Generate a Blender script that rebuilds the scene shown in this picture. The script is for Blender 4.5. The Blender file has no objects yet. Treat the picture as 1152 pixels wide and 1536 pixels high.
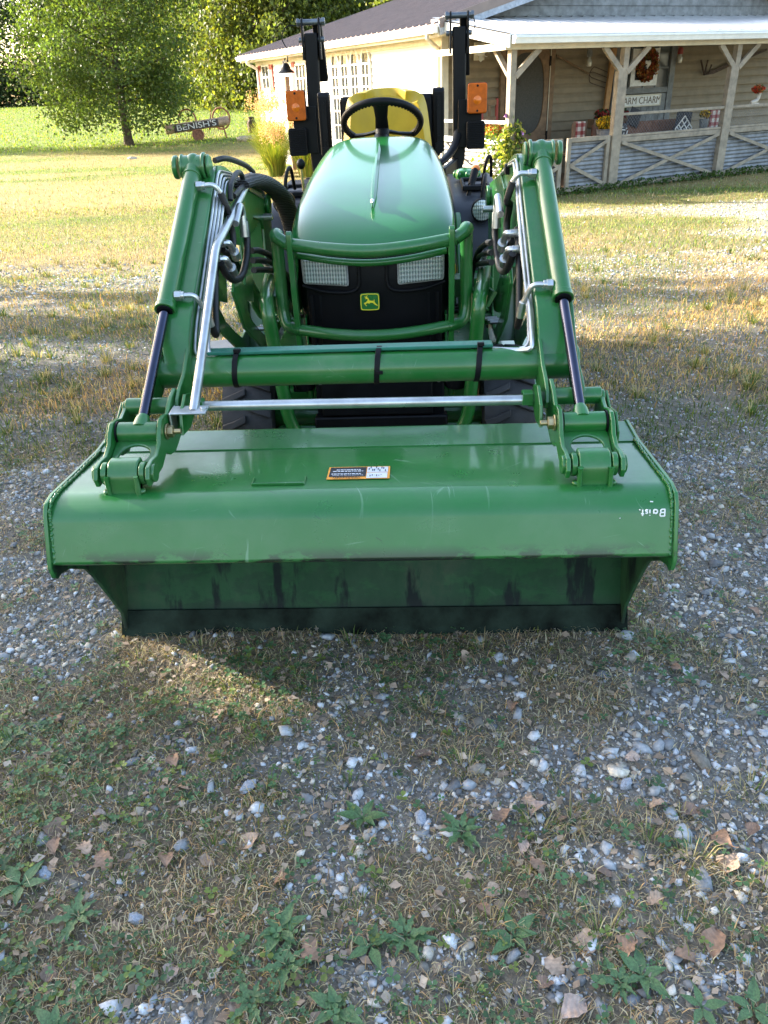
import bpy, math, random
import numpy as np
from mathutils import Vector, Matrix
R_ = math.radians
rng = np.random.default_rng(7)
random.seed(7)
scene = bpy.context.scene
COL = scene.collection

# ------------------------------------------------------------------ helpers
def lin(r, g, b):
    f = lambda v: (v/255/12.92) if v/255 <= .04045 else ((v/255+.055)/1.055)**2.4
    return (f(r), f(g), f(b), 1.0)

class NT:
    def __init__(s, name):
        s.m = bpy.data.materials.new(name); s.m.use_nodes = True
        s.t = s.m.node_tree; s.t.nodes.clear()
        s.out = s.n('ShaderNodeOutputMaterial')
    def n(s, typ, **kw):
        nd = s.t.nodes.new(typ)
        for k, v in kw.items():
            if k.startswith('i_'):
                nd.inputs[k[2:].replace('_', ' ')].default_value = v
            else: setattr(nd, k, v)
        return nd
    def l(s, a, b): s.t.links.new(a, b)
    def noise(s, scale, detail=4, rough=.55, vec=None, dist=0):
        nd = s.n('ShaderNodeTexNoise'); nd.inputs['Scale'].default_value = scale
        nd.inputs['Detail'].default_value = detail; nd.inputs['Roughness'].default_value = rough
        nd.inputs['Distortion'].default_value = dist
        if vec is not None: s.l(vec, nd.inputs['Vector'])
        return nd.outputs['Fac']
    def obj(s):
        return s.n('ShaderNodeTexCoord').outputs['Object']
    def mapv(s, vec, scale=(1, 1, 1), rot=(0, 0, 0), loc=(0, 0, 0), tex=False):
        nd = s.n('ShaderNodeMapping')
        if tex: nd.vector_type = 'TEXTURE'; scale = tuple(1/k for k in scale)
        nd.inputs['Scale'].default_value = scale
        nd.inputs['Rotation'].default_value = rot; nd.inputs['Location'].default_value = loc
        s.l(vec, nd.inputs['Vector']); return nd.outputs[0]
    def ramp(s, fac, stops):
        nd = s.n('ShaderNodeValToRGB'); e = nd.color_ramp.elements
        while len(e) < len(stops): e.new(.5)
        for i, (p, c) in enumerate(stops):
            e[i].position = p; e[i].color = c if len(c) == 4 else (*c, 1)
        s.l(fac, nd.inputs[0]); return nd.outputs[0]
    def mix(s, fac, a, b, blend='MIX'):
        nd = s.n('ShaderNodeMix', data_type='RGBA', blend_type=blend)
        for sock, v in ((0, fac), (6, a), (7, b)):
            if hasattr(v, 'is_linked') or hasattr(v, 'links'): s.l(v, nd.inputs[sock])
            else: nd.inputs[sock].default_value = v
        return nd.outputs[2]
    def math(s, op, a, b=0.0, clamp=False):
        nd = s.n('ShaderNodeMath', operation=op); nd.use_clamp = clamp
        for i, v in enumerate((a, b)):
            if hasattr(v, 'links'): s.l(v, nd.inputs[i])
            else: nd.inputs[i].default_value = v
        return nd.outputs[0]
    def bump(s, h, strength=.3, dist=.01):
        nd = s.n('ShaderNodeBump'); nd.inputs['Strength'].default_value = strength
        nd.inputs['Distance'].default_value = dist; s.l(h, nd.inputs['Height']); return nd.outputs[0]
    def pbr(s, color, rough=.5, metal=0., normal=None, coat=0., spec=.5, **kw):
        b = s.n('ShaderNodeBsdfPrincipled')
        for k, v in (('Base Color', color), ('Roughness', rough), ('Metallic', metal), ('Coat Weight', coat), ('Specular IOR Level', spec)):
            if hasattr(v, 'links'): s.l(v, b.inputs[k])
            else: b.inputs[k].default_value = v
        b.inputs['Coat Roughness'].default_value = .08
        for k, v in kw.items(): b.inputs[k.replace('_', ' ')].default_value = v
        if normal is not None: s.l(normal, b.inputs['Normal'])
        s.l(b.outputs[0], s.out.inputs[0]); return b

def simple(name, col, rough=.5, metal=0., var=.15, vscale=20, bump=.0, bscale=60, coat=0., spec=.5, rvar=.12):
    t = NT(name); v = t.obj()
    n = t.noise(vscale, 5, .6, v)
    dark = tuple(c*(1-var*2) for c in col[:3])+(1,); lite = tuple(min(1, c*(1+var*1.3)) for c in col[:3])+(1,)
    c = t.ramp(n, [(.3, dark), (.7, lite)])
    r = t.math('ADD', t.math('MULTIPLY', t.noise(vscale*1.7, 4, .6, v), rvar*2), rough-rvar, True)
    nm = t.bump(t.noise(bscale, 5, .6, v), bump, .004) if bump else None
    t.pbr(c, r, metal, nm, coat, spec); return t.m

def paint(name, col, dirt=.25, worn=.5, rough=.3, coat=.5):
    """machine paint: dust, thin scratches, oily smears"""
    t = NT(name); v = t.obj()
    base = t.ramp(t.noise(3.0, 4, .6, v), [(.3, tuple(c*.88 for c in col[:3])+(1,)), (.7, tuple(c*1.1 for c in col[:3])+(1,))])
    dust = t.ramp(t.noise(7.0, 8, .7, v), [(.48, (0, 0, 0, 1)), (.75, (1, 1, 1, 1))])
    base = t.mix(t.math('MULTIPLY', dust, dirt), base, (.20, .20, .15, 1)) if worn > 0 else base
    sc = None
    for rot, seed in ((.5, 0), (-.8, 3), (1.4, 7)):
        w = t.noise(20, 2, .4, t.mapv(v, (9, .5, 1), (.4, rot, rot), (seed, 0, 0), True))
        w = t.ramp(w, [(.735, (0, 0, 0, 1)), (.75, (1, 1, 1, 1))])
        sc = w if sc is None else t.math('MAXIMUM', sc, w)
    sc = t.math('MULTIPLY', sc, t.ramp(t.noise(5, 2, .5, v), [(.45, (0, 0, 0, 1)), (.6, (1, 1, 1, 1))]))
    base = t.mix(t.math('MULTIPLY', sc, worn*.5), base, (.20, .30, .20, 1))
    if worn > 0:
        ch = t.ramp(t.noise(26, 5, .75, v), [(.735, (0, 0, 0, 1)), (.75, (1, 1, 1, 1))])
        base = t.mix(t.math('MULTIPLY', ch, .8), base, (.26, .17, .10, 1))
    r = t.math('ADD', t.math('MULTIPLY', t.noise(9, 6, .65, v), .35), rough-.14, True) if worn > 0 else rough
    nm = t.bump(t.noise(55, 3, .5, v), .035, .004) if worn > 0 else None
    t.pbr(base, r, 0, nm, coat); return t.m

def attrmat(name, rough=.8, trans=.0, var=.2, vscale=60, bump=.0, spec=.3, gloss=None):
    t = NT(name); a = t.n('ShaderNodeAttribute'); a.attribute_name = 'Col'
    c = a.outputs['Color']
    if var:
        n = t.noise(vscale, 4, .6, t.obj())
        k = t.ramp(n, [(.3, (1-var, 1-var, 1-var, 1)), (.7, (1+var, 1+var, 1+var, 1))])
        c = t.mix(1.0, c, k, 'MULTIPLY')
    nm = t.bump(t.noise(vscale*1.5, 4, .6, t.obj()), bump, .003) if bump else None
    b = t.pbr(c, rough, 0, nm, 0, spec)
    if trans:
        tr = t.n('ShaderNodeBsdfTranslucent'); t.l(t.mix(1.0, c, (1.25, 1.3, .5, 1), 'MULTIPLY'), tr.inputs[0])
        ms = t.n('ShaderNodeMixShader'); ms.inputs[0].default_value = trans
        t.l(b.outputs[0], ms.inputs[1]); t.l(tr.outputs[0], ms.inputs[2]); t.l(ms.outputs[0], t.out.inputs[0])
    return t.m

OFF = {}
def thing(name, label, cat, loc=(0, 0, 0), rz=0., group=None, world=True):
    """an Empty at the thing's base; world=True: parts are given in world coordinates"""
    o = bpy.data.objects.new(name, None); COL.objects.link(o)
    o.location = loc; o.rotation_euler = (0, 0, rz); o.empty_display_size = .1
    o['label'] = label; o['category'] = cat
    if group: o['group'] = group
    OFF[o.name] = Vector(loc) if world else Vector((0, 0, 0))
    return o
def tag(o, label, cat, group=None, kind=None):
    if label: o['label'] = label
    if cat: o['category'] = cat
    if group: o['group'] = group
    if kind: o['kind'] = kind
    return o
def copy_tree(o, parent=None):
    c = o.copy(); COL.objects.link(c); c.parent = parent
    OFF[c.name] = OFF.get(o.name, Vector((0, 0, 0)))
    for ch in list(o.children): copy_tree(ch, c)
    return c

def mkobj(name, me, mat, parent=None):
    o = bpy.data.objects.new(name, me); COL.objects.link(o)
    if mat is not None: me.materials.append(mat)
    if parent is not None:
        off = OFF.get(parent.name, Vector((0, 0, 0)))
        if off.length > 0: me.transform(Matrix.Translation(-off))
        o.parent = parent; OFF[o.name] = off
    return o

def fillet(pts, rad, n=5, closed=False):
    P = [Vector(p) for p in pts]; out = []
    N = len(P)
    for i, p in enumerate(P):
        if not closed and i in (0, N-1): out.append(p); continue
        a = P[i-1]; b = P[(i+1) % N]
        r = rad[i] if isinstance(rad, (list, tuple)) else rad
        d1 = (a-p); d2 = (b-p); r1 = min(r, d1.length*.48, d2.length*.48)
        if r1 < 1e-6: out.append(p); continue
        s = p+d1.normalized()*r1; e = p+d2.normalized()*r1
        for k in range(n+1):
            t = k/n; out.append(s*(1-t)**2+p*2*t*(1-t)+e*t*t)
    return out
def catmull(pts, n=6):
    P = [Vector(p) for p in pts]; Q = [2*P[0]-P[1]]+P+[2*P[-1]-P[-2]]; out = []
    for i in range(1, len(Q)-2):
        for k in range(n):
            t = k/n; a, b, c, d = Q[i-1], Q[i], Q[i+1], Q[i+2]
            out.append(.5*((2*b)+(c-a)*t+(2*a-5*b+4*c-d)*t*t+(3*b-a-3*c+d)*t**3))
    out.append(P[-1]); return out

class MB:
    def __init__(s): s.v = []; s.f = []; s.fm = []; s.mi = 0
    def add(s, vs, fs):
        o = len(s.v); s.v += [tuple(v) for v in vs]
        for f in fs: s.f.append(tuple(i+o for i in f)); s.fm.append(s.mi)
        return s
    def box(s, c, d, rot=None):
        x, y, z = (k/2 for k in d); vs = [Vector((a*x, b*y, e*z)) for a in (-1, 1) for b in (-1, 1) for e in (-1, 1)]
        if rot is not None:
            M = rot if isinstance(rot, Matrix) else Matrix.Rotation(rot[2], 3, 'Z') @ Matrix.Rotation(rot[1], 3, 'Y') @ Matrix.Rotation(rot[0], 3, 'X')
            vs = [M @ v for v in vs]
        c = Vector(c)
        return s.add([v+c for v in vs], [(0, 1, 3, 2), (4, 6, 7, 5), (0, 4, 5, 1), (2, 3, 7, 6), (0, 2, 6, 4), (1, 5, 7, 3)])
    def bar(s, p0, p1, w, h, up=(0, 0, 1)):
        """rectangular bar from p0 to p1; h measured along up"""
        p0 = Vector(p0); p1 = Vector(p1); d = (p1-p0).normalized(); up = Vector(up)
        sd = d.cross(up).normalized(); u = sd.cross(d).normalized()
        vs = []
        for p in (p0, p1):
            for a, b in ((-1, -1), (1, -1), (1, 1), (-1, 1)): vs.append(p+sd*a*w/2+u*b*h/2)
        return s.add(vs, [(0, 3, 2, 1), (4, 5, 6, 7), (0, 1, 5, 4), (1, 2, 6, 5), (2, 3, 7, 6), (3, 0, 4, 7)])
    def tube(s, pts, r, seg=12, cap=True, closed=False, flat=None):
        P = [Vector(p) for p in pts]; N = len(P)
        rs = r if isinstance(r, (list, tuple)) else [r]*N
        T = []
        for i in range(N):
            a = P[i-1] if (i > 0 or closed) else P[0]; b = P[(i+1) % N] if (i < N-1 or closed) else P[-1]
            d = (b-a); T.append(d.normalized() if d.length > 1e-9 else Vector((0, 0, 1)))
        ref = Vector((0, 0, 1)) if abs(T[0].z) < .9 else Vector((1, 0, 0))
        u = T[0].cross(ref).normalized(); vs = []
        for i in range(N):
            u = (u-T[i]*u.dot(T[i])).normalized(); w = T[i].cross(u)
            for k in range(seg):
                a = 2*math.pi*k/seg; fy = flat if flat else 1
                vs.append(P[i]+(u*math.cos(a)+w*math.sin(a)*fy)*rs[i])
        fs = []
        for i in range(N if closed else N-1):
            j = (i+1) % N
            for k in range(seg):
                l = (k+1) % seg; fs.append((i*seg+k, i*seg+l, j*seg+l, j*seg+k))
        if cap and not closed:
            fs.append(tuple(range(seg-1, -1, -1))); fs.append(tuple((N-1)*seg+k for k in range(seg)))
        return s.add(vs, fs)
    def cyl(s, p0, p1, r, r2=None, seg=20): return s.tube([p0, p1], [r, r if r2 is None else r2], seg)
    def lathe(s, prof, o, ax, seg=24, cap=True):
        """prof: (radius, height along ax)"""
        o = Vector(o); ax = Vector(ax).normalized(); ref = Vector((0, 0, 1)) if abs(ax.z) < .9 else Vector((1, 0, 0))
        u = ax.cross(ref).normalized(); w = ax.cross(u); vs = []; n = len(prof)
        for r, h in prof:
            for k in range(seg):
                a = 2*math.pi*k/seg; vs.append(o+ax*h+(u*math.cos(a)+w*math.sin(a))*r)
        fs = [(i*seg+k, i*seg+(k+1) % seg, (i+1)*seg+(k+1) % seg, (i+1)*seg+k) for i in range(n-1) for k in range(seg)]
        if cap: fs += [tuple(range(seg-1, -1, -1)), tuple((n-1)*seg+k for k in range(seg))]
        return s.add(vs, fs)
    def sphere(s, c, r, seg=12, ring=8):
        c = Vector(c); rr = r if isinstance(r, (tuple, list)) else (r, r, r)
        vs = [c+Vector((0, 0, -rr[2]))]
        for i in range(1, ring):
            t = math.pi*i/ring
            for k in range(seg):
                a = 2*math.pi*k/seg; vs.append(c+Vector((rr[0]*math.sin(t)*math.cos(a), rr[1]*math.sin(t)*math.sin(a), -rr[2]*math.cos(t))))
        vs.append(c+Vector((0, 0, rr[2]))); fs = []
        for k in range(seg):
            l = (k+1) % seg; fs.append((0, 1+l, 1+k)); fs.append((len(vs)-1, 1+(ring-2)*seg+k, 1+(ring-2)*seg+l))
            for i in range(ring-2): fs.append((1+i*seg+k, 1+i*seg+l, 1+(i+1)*seg+l, 1+(i+1)*seg+k))
        return s.add(vs, fs)
    def prism(s, poly, f0, f1):
        """2D polygon extruded between the 3D maps f0 and f1"""
        n = len(poly); vs = [f0(p) for p in poly]+[f1(p) for p in poly]
        fs = [tuple(range(n-1, -1, -1)), tuple(range(n, 2*n))]+[(i, (i+1) % n, n+(i+1) % n, n+i) for i in range(n)]
        return s.add(vs, fs)
    def px(s, poly, x0, x1): return s.prism(poly, lambda p: (x0, p[0], p[1]), lambda p: (x1, p[0], p[1]))
    def py(s, poly, y0, y1): return s.prism(poly, lambda p: (p[0], y0, p[1]), lambda p: (p[0], y1, p[1]))
    def pz(s, poly, z0, z1): return s.prism(poly, lambda p: (p[0], p[1], z0), lambda p: (p[0], p[1], z1))
    def ring(s, outer, inner, f0, f1):
        n = len(outer); vs = [f(p) for f in (f0, f1) for q in (outer, inner) for p in q]; fs = []
        for i in range(n):
            j = (i+1) % n
            fs += [(i, n+i, n+j, j), (2*n+i, 2*n+j, 3*n+j, 3*n+i), (i, j, 2*n+j, 2*n+i), (n+i, 3*n+i, 3*n+j, n+j)]
        return s.add(vs, fs)
    def sheet(s, path, x0, x1, t):
        """plate bent along a (y,z) path, extruded in x"""
        P = [Vector((p[0], p[1])) for p in path]; n = len(P); off = []
        for i in range(n):
            a = P[max(0, i-1)]; b = P[min(n-1, i+1)]; d = (b-a).normalized(); off.append(P[i]+Vector((d.y, -d.x))*t)
        return s.px([tuple(p) for p in P]+[tuple(p) for p in reversed(off)], x0, x1)
    def build(s, name, mat, parent=None, bevel=0, ang=35, sub=0, seg=2, flat=False):
        me = bpy.data.meshes.new(name); me.from_pydata(s.v, [], s.f); me.validate()
        mats = mat if isinstance(mat, (list, tuple)) else [mat]
        if len(mats) > 1 and len(me.polygons) == len(s.fm): me.polygons.foreach_set('material_index', s.fm)
        import bmesh
        bm = bmesh.new(); bm.from_mesh(me); bmesh.ops.recalc_face_normals(bm, faces=bm.faces); bm.to_mesh(me); bm.free()
        if not flat:
            me.polygons.foreach_set('use_smooth', [True]*len(me.polygons))
            me.set_sharp_from_angle(angle=R_(ang))
        o = mkobj(name, me, mats[0], parent)
        for m in mats[1:]: me.materials.append(m)
        if bevel:
            b = o.modifiers.new('bevel', 'BEVEL'); b.width = bevel; b.segments = seg; b.limit_method = 'ANGLE'; b.angle_limit = R_(40)
        if not flat: wn = o.modifiers.new('normals', 'WEIGHTED_NORMAL'); wn.keep_sharp = True; wn.weight = 90
        if sub:
            m = o.modifiers.new('sub', 'SUBSURF'); m.levels = sub; m.render_levels = sub
        return o

def text_mesh(body, size, name, mat, parent, M, depth=.001, bold=0.0, shear=0.0, align='CENTER'):
    cu = bpy.data.curves.new('txt', 'FONT'); cu.body = body; cu.size = size; cu.extrude = depth; cu.offset = bold; cu.shear = shear
    cu.align_x = align; cu.align_y = 'CENTER'
    to = bpy.data.objects.new('txt', cu); COL.objects.link(to)
    bpy.context.view_layer.update()
    me = bpy.data.meshes.new_from_object(to.evaluated_get(bpy.context.evaluated_depsgraph_get()))
    bpy.data.objects.remove(to); me.transform(M); me.name = name; me.materials.clear()
    return mkobj(name, me, mat, parent)

def bulk(name, V, F, C, mat, parent=None, smooth=False):
    """V (n,3), F (m,k), C (n,3)"""
    me = bpy.data.meshes.new(name); V = np.ascontiguousarray(V, np.float32); F = np.ascontiguousarray(F, np.int32)
    m, k = F.shape
    me.vertices.add(len(V)); me.vertices.foreach_set('co', V.ravel())
    me.loops.add(m*k); me.loops.foreach_set('vertex_index', F.ravel())
    me.polygons.add(m); me.polygons.foreach_set('loop_start', np.arange(m, dtype=np.int32)*k)
    if smooth: me.polygons.foreach_set('use_smooth', np.ones(m, bool))
    me.update(calc_edges=True)
    if C is not None:
        a = me.color_attributes.new('Col', 'FLOAT_COLOR', 'POINT')
        cc = np.ones((len(V), 4), np.float32); cc[:, :3] = C; a.data.foreach_set('color', cc.ravel())
    return mkobj(name, me, mat, parent)

# 2-D value noise
_T = rng.random((256, 256))
def vnoise(x, y, s):
    x = np.asarray(x, float)*s+1000.3; y = np.asarray(y, float)*s+1000.7
    xi = np.floor(x).astype(int); yi = np.floor(y).astype(int); fx = x-xi; fy = y-yi
    fx = fx*fx*(3-2*fx); fy = fy*fy*(3-2*fy); g = lambda a, b: _T[a % 256, b % 256]
    return (g(xi, yi)*(1-fx)+g(xi+1, yi)*fx)*(1-fy)+(g(xi, yi+1)*(1-fx)+g(xi+1, yi+1)*fx)*fy
def fbm(x, y, s, o=4):
    r = 0; a = .5; t = 0
    for k in range(o): r = r+a*vnoise(x, y, s*2**k+k*.01); t += a; a *= .5
    return r/t
def sst(a, b, x):
    t = np.clip((x-a)/(b-a), 0, 1); return t*t*(3-2*t)

# ------------------------------------------------------------------ camera, light, sky
F_PX = 1154.0
th, ro, yaw = R_(28.94), R_(-2.47), R_(-3.03)
Fw = Vector((math.sin(yaw)*math.cos(th), math.cos(yaw)*math.cos(th), -math.sin(th)))
Rt = Vector((math.cos(yaw), -math.sin(yaw), 0)); Up = Rt.cross(Fw)
R2 = Rt*math.cos(ro)+Up*math.sin(ro); U2 = -Rt*math.sin(ro)+Up*math.cos(ro)
cam = bpy.data.cameras.new('camera'); co = bpy.data.objects.new('camera', cam); COL.objects.link(co)
M = Matrix((R2, U2, -Fw)).transposed().to_4x4(); M.translation = Vector((.138, 0, 1.30)); co.matrix_world = M
cam.sensor_fit = 'VERTICAL'; cam.sensor_height = 24; cam.lens = 24*F_PX/1536; cam.clip_start = .05; cam.clip_end = 600
scene.camera = co

SUN_EL = R_(21); SDIR = Vector((-.93, .34, 0)).normalized()*math.cos(SUN_EL)+Vector((0, 0, math.sin(SUN_EL)))
sl = bpy.data.lights.new('sun', 'SUN'); sl.energy = 4.6; sl.angle = R_(.5); sl.color = (1, .91, .77)
so = bpy.data.objects.new('sun', sl); COL.objects.link(so); so.location = (-20, 0, 20)
so.rotation_euler = SDIR.to_track_quat('Z', 'Y').to_euler()
w = bpy.data.worlds.new('World'); scene.world = w; w.use_nodes = True
bg = w.node_tree.nodes['Background']; sk = w.node_tree.nodes.new('ShaderNodeTexSky')
sk.sky_type = 'NISHITA'; sk.sun_disc = False; sk.sun_elevation = SUN_EL
sk.sun_rotation = math.atan2(SDIR.x, SDIR.y); sk.dust_density = 3.0; sk.air_density = 1.1; sk.ozone_density = .5; sk.altitude = 200
w.node_tree.links.new(sk.outputs[0], bg.inputs[0]); bg.inputs[1].default_value = .15
vs = scene.view_settings; vs.view_transform = 'Standard'; vs.look = 'None'; vs.exposure = 2.32; vs.gamma = 1
scene.cycles.max_bounces = 6; scene.cycles.transparent_max_bounces = 6
scene.cycles.sample_clamp_indirect = 6

# ------------------------------------------------------------------ materials
M_green = paint('green_paint', (.012, .122, .020, 1), .22, .55, .30, .5)
M_gclean = paint('green_hood_paint', (.014, .145, .030, 1), .05, .0, .28, .8)
M_black = simple('black_plastic', (.0045, .0045, .006, 1), .50, 0, .2, 8, .05, 300, 0, .18)
M_bmetal = simple('black_steel', (.004, .0045, .006, 1), .42, 0, .2, 12, .02, 60, 0, .18)
M_rubber = simple('rubber', (.020, .020, .022, 1), .62, 0, .3, 14, .25, 90, 0, .4)
M_hose = simple('hose_rubber', (.007, .007, .008, 1), .5, 0, .2, 40, .3, 220)
M_zinc = simple('zinc_steel', (.55, .56, .56, 1), .32, .9, .12, 18, .03)
M_brass = simple('yellow_zinc', (.50, .40, .22, 1), .35, .9, .2, 30)
M_rod = simple('chrome_rod', (.07, .075, .11, 1), .12, 1, .1, 8)
M_yellow = simple('yellow_vinyl', (.42, .285, .010, 1), .42, 0, .08, 6, .08, 500)
M_yel = simple('yellow_paint', (.70, .50, .02, 1), .35, 0, .05, 6)
M_white = simple('white_marking', (.75, .77, .75, 1), .6, 0, .05)
M_console = simple('dark_grey_plastic', (.016, .019, .028, 1), .5, 0, .12, 6, .1, 400)
M_orange = None
# ------------------------------------------------------------------ tractor with front loader
TR = thing('compact_tractor', 'green compact tractor with front loader and yellow seat parked on the gravelly grass', 'tractor', (0, 3.3, 0))
def P2(pts, x): return [(x, p[0], p[1]) for p in pts]

# --- bucket
bk_path = fillet([(1.688, .004, 0), (1.868, .495, 0), (1.878, .511, 0), (1.757, .5065, 0)], [0, .02, .012, 0], 4)
bk_front = fillet([(1.760, .512, 0), (1.484, .531, 0), (1.4405, .512, 0), (1.402, .405, 0), (1.412, .396, 0), (1.420, .398, 0)], [0, .03, .022, .008, .004, 0], 7)
m = MB(); m.sheet([(p.x, p.y) for p in bk_path], -.672, .672, .009)
m.sheet([(p.x, p.y) for p in bk_front], -.672, .672, -.007)
def bucket_mat():
    t = NT('bucket_paint'); v = t.obj(); sep = t.n('ShaderNodeSeparateXYZ'); t.l(v, sep.inputs[0])
    x, y, z = sep.outputs
    base = t.ramp(t.noise(2.2, 5, .6, v), [(.3, (.012, .118, .022, 1)), (.7, (.018, .150, .030, 1))])
    # fine scratches in several directions
    sc = None
    for rot, seed, sx in ((.5, 0, 9), (-.9, 3, 8), (1.3, 7, 10), (.15, 11, 7)):
        w_ = t.noise(13, 3, .5, t.mapv(v, (sx, .45, .45), (rot*.5, rot, rot*.8), (seed, 0, 0), True))
        w_ = t.ramp(w_, [(.70, (0, 0, 0, 1)), (.73, (1, 1, 1, 1))])
        sc = w_ if sc is None else t.math('MAXIMUM', sc, w_)
    sc = t.math('MULTIPLY', sc, t.ramp(t.noise(6, 2, .5, v), [(.42, (0, 0, 0, 1)), (.6, (1, 1, 1, 1))]))
    base = t.mix(t.math('MULTIPLY', sc, .5), base, (.18, .32, .21, 1))
    dk = t.ramp(t.noise(13, 4, .6, t.mapv(v, (7, .6, .6), (.3, -.6, .9), (5, 2, 0), True)), [(.70, (0, 0, 0, 1)), (.72, (1, 1, 1, 1))])
    base = t.mix(t.math('MULTIPLY', dk, .6), base, (.008, .05, .018, 1))
    dusty = t.ramp(t.noise(4.5, 8, .72, v), [(.45, (0, 0, 0, 1)), (.8, (1, 1, 1, 1))])
    base = t.mix(t.math('MULTIPLY', dusty, .20), base, (.17, .20, .16, 1))
    # scraped, stained lower lip; dirty working face, its colour also darkened for shade
    lowm = t.ramp(z, [(.404, (1, 1, 1, 1)), (.436, (0, 0, 0, 1))])
    cen = t.math('MULTIPLY', t.math('SUBTRACT', 1.0, t.math('MULTIPLY', t.math('ABSOLUTE', t.math('SUBTRACT', x, .08)), 3.2), True), .14)
    blot = t.ramp(t.math('ADD', t.noise(9, 7, .75, t.mapv(v, (1, 1, 2.2))), cen), [(.49, (0, 0, 0, 1)), (.56, (1, 1, 1, 1))])
    base = t.mix(t.math('MULTIPLY', t.math('MULTIPLY', lowm, blot), 1.0), base, (.006, .007, .009, 1))
    face = t.ramp(z, [(.33, (1, 1, 1, 1)), (.385, (0, 0, 0, 1))])
    grime_shade = t.ramp(t.noise(5, 9, .7, t.mapv(v, (1, 1, .35))), [(.3, (.012, .045, .020, 1)), (.55, (.028, .065, .036, 1)), (.8, (.085, .085, .062, 1))])
    base = t.mix(t.math('MULTIPLY', face, .88), base, grime_shade)
    streak = t.ramp(t.noise(7, 5, .6, t.mapv(v, (1.6, 1, .25), (0, 0, 0), (2.6, 0, 0))), [(.54, (0, 0, 0, 1)), (.60, (1, 1, 1, 1))])
    base = t.mix(t.math('MULTIPLY', t.math('MULTIPLY', face, streak), .85), base, (.007, .008, .012, 1))
    bot = t.ramp(z, [(.03, (1, 1, 1, 1)), (.09, (0, 0, 0, 1))])
    base = t.mix(t.math('MULTIPLY', bot, .7), base, (.022, .022, .024, 1))
    # chipped yellow primer specks near the fold
    chip = t.ramp(t.noise(38, 6, .7, t.mapv(v, (.5, 1, 2.2))), [(.735, (0, 0, 0, 1)), (.745, (1, 1, 1, 1))])
    base = t.mix(t.math('MULTIPLY', chip, .8), base, (.42, .36, .16, 1))
    r = t.math('ADD', t.math('MULTIPLY', t.noise(8, 7, .7, v), .45), t.math('ADD', t.math('MULTIPLY', face, .3), .10), True)
    t.pbr(base, r, 0, t.bump(t.noise(30, 4, .6, v), .05, .004), t.math('MULTIPLY', t.math('SUBTRACT', 1.0, face), .4), t.math('SUBTRACT', .5, t.math('MULTIPLY', face, .4))); return t.m
M_bucket = bucket_mat()
BK = m.build('bucket', M_bucket, TR, .0015)
# cutting edge
m = MB(); m.px([(1.668, -.004), (1.674, -.004), (1.706, .060), (1.700, .062)], -.69, .69)
M_edge = simple('worn_cutting_edge', (.013, .022, .016, 1), .8, 0, .5, 9, .5, 50, 0, .1)
m.build('cutting_edge', M_edge, BK, .001)
# side plates, lip tab and concave front edge
side = [(1.886, .495), (1.886, .518), (1.868, .525), (1.760, .520), (1.486, .538), (1.450, .532), (1.434, .512), (1.392, .400), (1.398, .372), (1.410, .362), (1.428, .364), (1.47, .350), (1.545, .300), (1.575, .255), (1.625, .165), (1.672, .075), (1.676, .02), (1.690, -.002), (1.712, .03)]
for s in (-1, 1):
    m = MB(); m.px(side, s*.672, s*.681); m.build('side_plate', M_bucket, BK, .002)
# weld beads along the side plates
for s in (-1, 1):
    m = MB(); pth = catmull([(s*.668, p[0], p[1]) for p in [(1.76, .519), (1.60, .526), (1.486, .534), (1.449, .521), (1.436, .498), (1.404, .406)]], 40)
    pth = [p+Vector((rng.normal()*.0007, rng.normal()*.0006, rng.normal()*.0007)) for p in pth]
    m.tube(pth, [.0030+.0009*math.sin(i*1.3)+rng.random()*.0008 for i in range(len(pth))], 8)
    m.build('weld_bead', M_bucket, BK, ang=80)
# small part-number plate with bent-up lip
m = MB()
m.box((-.178, 1.5265, .5315), (.118, .004, .006)); m.box((-.237, 1.546, .5285), (.003, .038, .004)); m.box((-.119, 1.546, .5285), (.003, .038, .004))
m.build('number_plate', M_green, BK, .0008)
# warning decal
Md_o = simple('decal_orange', (.78, .33, .04, 1), .45, 0, .05); Md_b = simple('decal_black', (.02, .022, .03, 1), .45, 0, .1); Md_w = simple('decal_white', (.62, .66, .72, 1), .4, 0, .04)
def bz(y): return .5130+(1.760-y)*.0689   # height of the bucket's top plate
def decal(x0, x1, y0, y1, h, mat, name, par):
    m = MB(); m.add([(x0, y0, bz(y0)+h), (x1, y0, bz(y0)+h), (x1, y1, bz(y1)+h), (x0, y1, bz(y1)+h)], [(0, 1, 2, 3)])
    return m.build(name, mat, par, flat=True)
DC = decal(-.071, .0715, 1.548, 1.622, .0016, Md_o, 'warning_decal', BK)
m = MB()
def dq(m, x0, x1, y0, y1, h=.0022): m.add([(x0, y0, bz(y0)+h), (x1, y0, bz(y0)+h), (x1, y1, bz(y1)+h), (x0, y1, bz(y1)+h)], [(0, 1, 2, 3)])
m.mi = 0; dq(m, -.067, .017, 1.561, 1.618)
m.mi = 1; dq(m, .019, .066, 1.551, 1.583); dq(m, .019, .067, 1.586, 1.618)
m.mi = 0
for k in range(10):
    a = .022+k*.0042; y = 1.592+.010*math.sin(k*1.9)+.006; dq(m, a, a+.0022, y, y+.012, .0028)
for k in range(6): dq(m, .026+k*.005, .028+k*.005, 1.559+.004*(k % 3), 1.568+.003*(k % 2), .0028)
m.build('decal_panel', [Md_b, Md_w], BK, flat=True)
ang_top = math.atan(.0689)
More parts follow.
